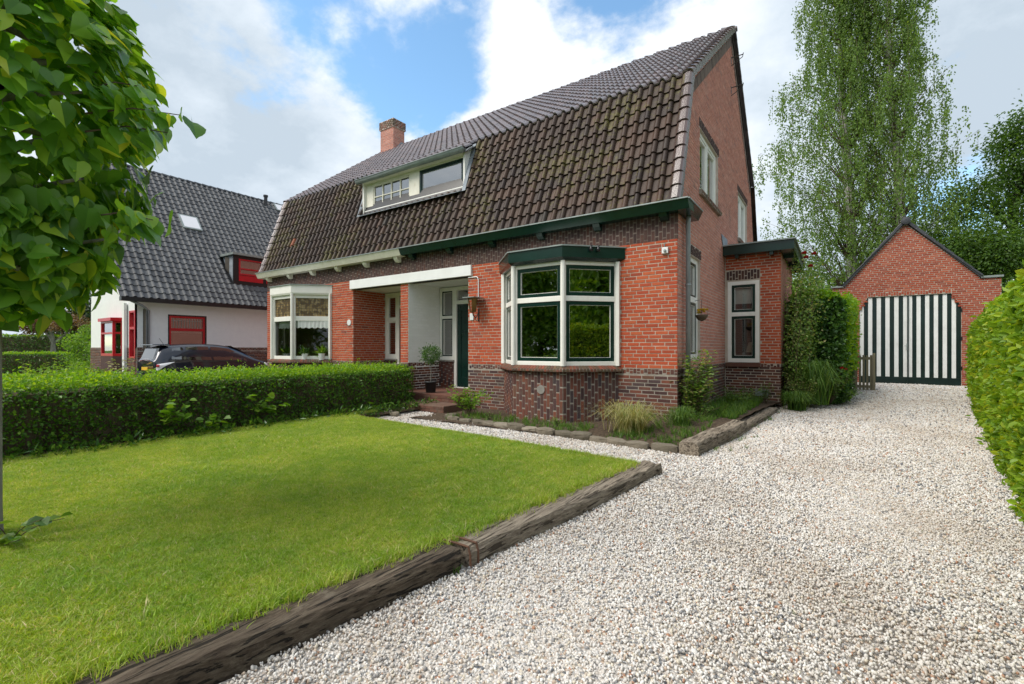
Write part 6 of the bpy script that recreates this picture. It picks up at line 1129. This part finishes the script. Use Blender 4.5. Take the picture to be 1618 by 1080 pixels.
# things behind the glass
def orchid(x, y, z, label):
    t = thing('orchid', label, 'potted plant', (x, y, z)); MB().lathe((x, y, z), [(.05, 0), (.065, .12), (.07, .125)], 14).build('pot', 'pot_white', t); MB().tube([(x, y, z + .1), (x + .02, y, z + .35), (x - .06, y, z + .52), (x - .12, y, z + .46)], .005, 5).build('stem', 'ivy_leaf', t)
    for i in range(9): bloom(t, (x - .02 - .03 * (i % 3) + random.uniform(-.06, .05), y + random.uniform(-.05, .05), z + .28 + .035 * i), .055, 'blossom')
    leaves('foliage', np.tile([[x, y, z + .12]], (6, 1)), unit(rv(6) * [1, 1, .2]), np.tile([[0, 0, 1.0]], (6, 1)), .2, .06, 'ivy_leaf', t, six=True)
orchid(-5.0, 8.05, .87, 'white orchid standing inside the left pane of the green bay window')
for i, (x, y, lab) in enumerate(((-14.15, 8.05, 'leftmost white pot with a small plant in the left bay window'), (-13.9, 7.98, 'second white pot from the left with tall leaves in the left bay window'), (-13.05, 8.0, 'white pot with bulb leaves just right of the corner post in the left bay'), (-12.66, 8.3, 'rightmost white pot with spreading leaves in the left bay window'))):
    t = thing('potted_houseplant', lab, 'potted plant', (x, y, .85), 'white pots on the left bay sill'); MB().lathe((x, y, .85), [(.075, 0), (.09, .19), (.095, .2)], 14).build('pot', 'pot_white', t)
    k = 70; leaves('foliage', np.tile([[x, y, 1.04]], (k, 1)) + rv(k, .03), unit(rv(k) * [.6, .6, .4] + [0, 0, .8]), unit(rv(k)), .26 * rng.uniform(.5, 1.2, k), .03, 'bright_leaf' if i % 2 else 'ivy_leaf', t, kind='stuff')
cu = MB()
for (ax, ay), (bx_, by_) in (((-13.18, 7.86), (-12.46, 8.55)), ((-14.22, 7.86), (-13.18, 7.86))):
    nn = 18
    for i in range(nn):
        t0, t1 = i / nn, (i + 1) / nn; w0, w1 = .015 * (i % 2), .015 * ((i + 1) % 2); cu.add([(ax + (bx_ - ax) * t0, ay + (by_ - ay) * t0 + w0, 2.02), (ax + (bx_ - ax) * t1, ay + (by_ - ay) * t1 + w1, 2.02), (ax + (bx_ - ax) * t1, ay + (by_ - ay) * t1 + w1, 1.80 + .03 * (i % 3 == 0)), (ax + (bx_ - ax) * t0, ay + (by_ - ay) * t0 + w0, 1.80 + .03 * ((i + 2) % 3 == 0))], [(0, 1, 2, 3)])
tag(cu.build('lace_curtain', 'curtain', None), 'scalloped pale lace valance inside the left bay window', 'curtain')
tl_ = thing('table_lamp', 'lamp with a cream shade inside the extension window', 'lamp', (-1.8, 13.5, .85)); MB().lathe((-1.74, 13.4, .9), [(.07, 0), (.02, .03), (.018, .2)], 12).build('lamp_foot', 'pot_white', tl_); MB().lathe((-1.74, 13.4, 1.1), [(.17, 0), (.10, .26)], 18).build('lamp_shade', 'lamp_shade', tl_)
tag(MB().box(-2.13, -1.64, 12.99, 13.01, 2.32, 2.70).build('roller_blind', 'curtain', None), 'pale half-drawn blind behind the top of the extension window', 'blind')
tag(MB().box(-8.99, -7.72, 9.02, 9.04, 5.33, 5.70).build('roller_blind', 'curtain', None), 'pale blind in the large right pane of the dormer', 'blind'); tag(MB().box(-10.9, -9.66, 9.04, 9.06, 5.3, 5.57).build('roller_blind', 'curtain', None), 'pale blind behind the small-paned dormer window', 'blind')
# slatted gate beside the garage
gt = thing('slatted_gate', 'small weathered wooden slatted gate left of the striped doors', 'gate', (.70, 17.5, -.05))
for i in range(5): x = .49 + i * .088; MB().box(x, x + .055, 17.5, 17.52, -.04, 1.0 - .01 * (i % 2)).build('slat', 'fence_wood', gt)
for z in (.02, .86): MB().box(.47, .92, 17.52, 17.545, z, z + .08).build('rail', 'fence_wood', gt)
MB().box(.90, .97, 17.46, 17.55, -.1, 1.06).build('post', 'fence_wood', gt); MB().box(.44, .51, 17.46, 17.55, -.1, 1.06).build('post', 'fence_wood', gt)

# ------------------------------------------------------------------ the parked car
car = thing('parked_car', 'dark navy estate car parked between the two houses behind the hedge', 'car', (-19.15, 7.6, -.25))
CXc, Z0 = -19.15, -.25
# stations along y (rear to front): y, z bottom, z belt, z roof, half width belt, half width roof, flag cabin
ST = [(5.42, .45, .98, 1.02, .72, .62), (5.50, .32, 1.0, 1.12, .80, .66), (5.62, .28, 1.02, 1.46, .84, .60), (5.85, .26, 1.02, 1.56, .865, .60), (6.3, .25, 1.01, 1.61, .88, .61), (6.9, .24, 1.0, 1.63, .885, .62), (7.5, .24, .99, 1.625, .885, .62), (8.0, .24, .98, 1.57, .885, .61), (8.4, .24, .97, 1.44, .88, .60), (8.75, .24, .965, 1.26, .875, .62), (9.05, .25, .95, 1.07, .87, .66), (9.35, .26, .90, .97, .86, .66), (9.65, .28, .80, .88, .82, .62), (9.80, .34, .68, .74, .72, .52), (9.86, .42, .58, .62, .62, .44)]
def ring(s):
    y, zb, zl, zr, hw, rw_ = s; pr = [(-hw * .90, zb), (-hw * .985, zb + .14), (-hw, zb + (zl - zb) * .55), (-hw * .975, zl - .02), (-(hw + rw_) / 2 - .01, (zl + zr) / 2), (-rw_, zr - .045), (-rw_ * .6, zr - .006), (0, zr)]
    pr += [(-a, b) for a, b in reversed(pr[:-1])]; return [(CXc + a, y, Z0 + b) for a, b in pr]
m = MB(); k = 15
for s in ST: m.v += ring(s)
for i in range(len(ST) - 1):
    for j in range(k - 1): m.f.append((i * k + j, i * k + j + 1, (i + 1) * k + j + 1, (i + 1) * k + j))
m.f.append(tuple(range(k))); m.f.append(tuple(reversed(range((len(ST) - 1) * k, len(ST) * k))))
body = m.build('body', 'car_paint', car, smooth=True); sm = body.modifiers.new('smooth', 'SUBSURF'); sm.levels = 1; sm.render_levels = 1
def sec(y):
    for a_, b_ in zip(ST, ST[1:]):
        if a_[0] <= y <= b_[0]: t = (y - a_[0]) / (b_[0] - a_[0]); return [p + (q - p) * t for p, q in zip(a_, b_)]
def side(y, f, off=.012, sg=1):
    s = sec(y); x = s[4] * .975 + (s[5] - s[4] * .975) * f; z = s[2] - .02 + (s[3] - .045 - s[2] + .02) * f; return (CXc + sg * (x + off), y, Z0 + z + off * .3)
for sg in (1, -1):
    for nm, pts in (('side_window', [(5.95, .14), (6.02, .84), (6.35, .86), (6.45, .12)]), ('side_window', [(6.52, .10), (6.45, .87), (7.22, .88), (7.28, .08)]), ('side_window', [(7.36, .08), (7.30, .88), (8.02, .84), (8.45, .60), (8.62, .10)])):
        n_ = 10; ya = pts[0][0]; mm = MB(); lo = [pts[0], pts[-1]]; hi_ = pts[1:-1]
        for i in range(n_ + 1):
            t = i / n_; yl = lo[0][0] + (lo[1][0] - lo[0][0]) * t; fl = lo[0][1] + (lo[1][1] - lo[0][1]) * t; yh = hi_[0][0] + (hi_[-1][0] - hi_[0][0]) * t; fh = np.interp(yh, [q[0] for q in hi_], [q[1] for q in hi_]); mm.v.append(side(yl, fl, sg=sg)); mm.v.append(side(yh, fh, sg=sg))
        mm.f = [(2 * i, 2 * i + 2, 2 * i + 3, 2 * i + 1) for i in range(n_)]; mm.build(nm, 'car_glass', car, smooth=True)
    MB().tube([side(5.9, .03, .014, sg), side(6.8, .02, .014, sg), side(7.8, .02, .014, sg), side(8.6, .02, .014, sg)], .012, 5).build('trim_strip', 'steel', car)
    for yw in (6.15, 8.95):
        w_ = MB().lathe((0, 0, 0), [(.20, -.10), (.30, -.10), (.325, -.06), (.325, .06), (.30, .10), (.20, .10)], 28).build('wheel', 'tyre', car, smooth=True); w_.rotation_euler = (0, R(90), 0); w_.location = Vector((CXc + sg * .80, yw, Z0 + .325))
        r_ = MB().lathe((CXc + sg * .80, yw, Z0 + .325), [(.0, 0)], 3) if False else None
        rim = MB()
        for i in range(7): a_ = i * math.pi * 2 / 7; rim.tube([(CXc + sg * .905, yw, Z0 + .325), (CXc + sg * .895, yw + .20 * math.cos(a_), Z0 + .325 + .20 * math.sin(a_))], [.03, .016], 5)
        rim.tube([(CXc + sg * .89, yw + .205 * math.cos(a_), Z0 + .325 + .205 * math.sin(a_)) for a_ in np.linspace(0, 2 * math.pi, 22)], .014, 5); rim.build('rim', 'alloy', car)
        MB().tube([(CXc + sg * .882, yw + .36 * math.cos(a_), Z0 + .325 + .36 * math.sin(a_)) for a_ in np.linspace(-.3, math.pi + .3, 18)], .03, 6).build('wheel_arch', 'black_paint', car)
    MB().hexa([(CXc + sg * .80, 5.50, Z0 + .92), (CXc + sg * .875, 5.62, Z0 + .88), (CXc + sg * .90, 6.05, Z0 + .99), (CXc + sg * .85, 6.0, Z0 + .99), (CXc + sg * .74, 5.47, Z0 + .72), (CXc + sg * .86, 5.53, Z0 + .70), (CXc + sg * .893, 5.75, Z0 + .86), (CXc + sg * .84, 5.7, Z0 + .9)]).build('tail_light', 'lamp_lens', car, bevel=.01)
    MB().tube([(CXc + sg * .82, 5.48, Z0 + .86), (CXc + sg * .86, 5.56, Z0 + .86)], .045, 8).build('tail_light', 'red_lens', car)
    MB().hexa([(CXc + sg * .80, 9.35, Z0 + .86), (CXc + sg * .865, 9.35, Z0 + .80), (CXc + sg * .70, 9.85, Z0 + .66), (CXc + sg * .55, 9.84, Z0 + .68), (CXc + sg * .78, 9.35, Z0 + .91), (CXc + sg * .84, 9.37, Z0 + .88), (CXc + sg * .68, 9.80, Z0 + .76), (CXc + sg * .55, 9.80, Z0 + .78)]).build('headlight', 'lamp_lens', car, bevel=.01)
    mi = MB(); mi.v = [(CXc + sg * (.90 + .0), 8.36, Z0 + .98)]; mi = MB().hexa([(CXc + sg * .88, 8.36, Z0 + .97), (CXc + sg * 1.05, 8.30, Z0 + .98), (CXc + sg * 1.05, 8.42, Z0 + .99), (CXc + sg * .88, 8.46, Z0 + .98), (CXc + sg * .90, 8.34, Z0 + 1.10), (CXc + sg * 1.03, 8.30, Z0 + 1.10), (CXc + sg * 1.03, 8.38, Z0 + 1.09), (CXc + sg * .90, 8.42, Z0 + 1.08)]).build('wing_mirror', 'car_paint', car, bevel=.02)
    for yd in (6.75, 7.62): MB().tube([(CXc + sg * .895, yd, Z0 + .84), (CXc + sg * .925, yd + .03, Z0 + .845), (CXc + sg * .925, yd + .15, Z0 + .845), (CXc + sg * .895, yd + .18, Z0 + .84)], .011, 5).build('door_handle', 'car_paint', car)
    for yd in (7.32,): MB().tube([(CXc + sg * .888, yd, Z0 + .36), (CXc + sg * .893, yd, Z0 + .7), (CXc + sg * .868, yd, Z0 + .97)], .004, 4).build('door_seam', 'black_paint', car)
mm = MB().hexa([(CXc - .56, 5.47, Z0 + 1.08), (CXc + .56, 5.47, Z0 + 1.08), (CXc + .60, 5.56, Z0 + 1.12), (CXc - .6, 5.56, Z0 + 1.12), (CXc - .5, 5.60, Z0 + 1.44), (CXc + .5, 5.60, Z0 + 1.44), (CXc + .52, 5.68, Z0 + 1.46), (CXc - .52, 5.68, Z0 + 1.46)]).build('rear_window', 'car_glass', car)
MB().hexa([(CXc - .58, 5.45, Z0 + 1.555), (CXc + .58, 5.45, Z0 + 1.555), (CXc + .60, 5.95, Z0 + 1.56), (CXc - .60, 5.95, Z0 + 1.56), (CXc - .56, 5.46, Z0 + 1.585), (CXc + .56, 5.46, Z0 + 1.585), (CXc + .58, 5.95, Z0 + 1.60), (CXc - .58, 5.95, Z0 + 1.60)]).build('roof_spoiler', 'car_paint', car, bevel=.008)
mm = MB(); mm.v = []
for y, w_ in ((8.12, .55), (8.85, .62)): s = sec(y); mm.v += [(CXc - w_, y, Z0 + s[3] + .010), (CXc, y + .06, Z0 + s[3] + .02), (CXc + w_, y, Z0 + s[3] + .010)]
mm.f = [(0, 1, 4, 3), (1, 2, 5, 4)]; mm.build('windscreen', 'car_glass', car)
MB().tube([(CXc + .0, 6.0, Z0 + 1.59), (CXc, 5.86, Z0 + 1.80)], .006, 5).build('aerial', 'black_paint', car); MB().box(CXc - .26, CXc + .26, 5.40, 5.43, Z0 + .70, Z0 + .81).build('number_plate', 'number_plate', car)
MB().box(CXc - .80, CXc + .80, 5.42, 9.78, Z0 + .20, Z0 + .30).build('underbody', 'rubber', car)

car.location = (-19.45, 8.08, -.25); car.scale = (1, .93, 1)
# ------------------------------------------------------------------ what the windows mirror: trees across the road and beyond the beech hedge
for i, (x, y, h) in enumerate([(-8, -13, 10), (-12.5, -14, 9), (-17, -12.5, 9.5), (-22, -13, 10), (-28, -11, 9), (-35, -10, 9.5), (-43, -9, 9), (-2, -15, 9)]):
    tree('roadside_tree', 'leafy tree across the road behind the viewer, mirrored in the house windows', (x, y, -.3), h, [(0, 0, h * .76, h * .25, h * .18, 2), (-h * .2, h * .1, h * .5, h * .28, h * .2, 2), (h * .22, -h * .1, h * .45, h * .26, h * .2, 2), (0, 0, h * .22, h * .36, h * .2, 3)], 'bright_leaf', 8500, .38, 'bark', .25, group='trees across the road', clump=.7, cl_n=60)
for i, (x, y, h) in enumerate([(9, 3.0, 8.5), (13, -2.5, 9.5), (10, 8.5, 7.5), (14, 3.5, 10)]):
    tree('garden_tree', 'leafy tree beyond the beech hedge, mirrored in the right bay pane', (x, y, -.3), h, [(0, 0, h * .74, h * .27, h * .18, 2), (-h * .2, h * .1, h * .5, h * .28, h * .2, 2), (h * .22, -h * .1, h * .45, h * .26, h * .2, 2), (0, 0, h * .25, h * .34, h * .2, 2)], 'bright_leaf', 8500, .32, 'bark', .2, group='trees beyond the beech hedge', clump=.6, cl_n=60)
print('tris ~', sum(sum(len(p.vertices) - 2 for p in o.data.polygons) if len(o.data.polygons) < 3000 else len(o.data.polygons) * 1.5 for o in C.objects if o.type == 'MESH'), 'objects', len(C.objects))
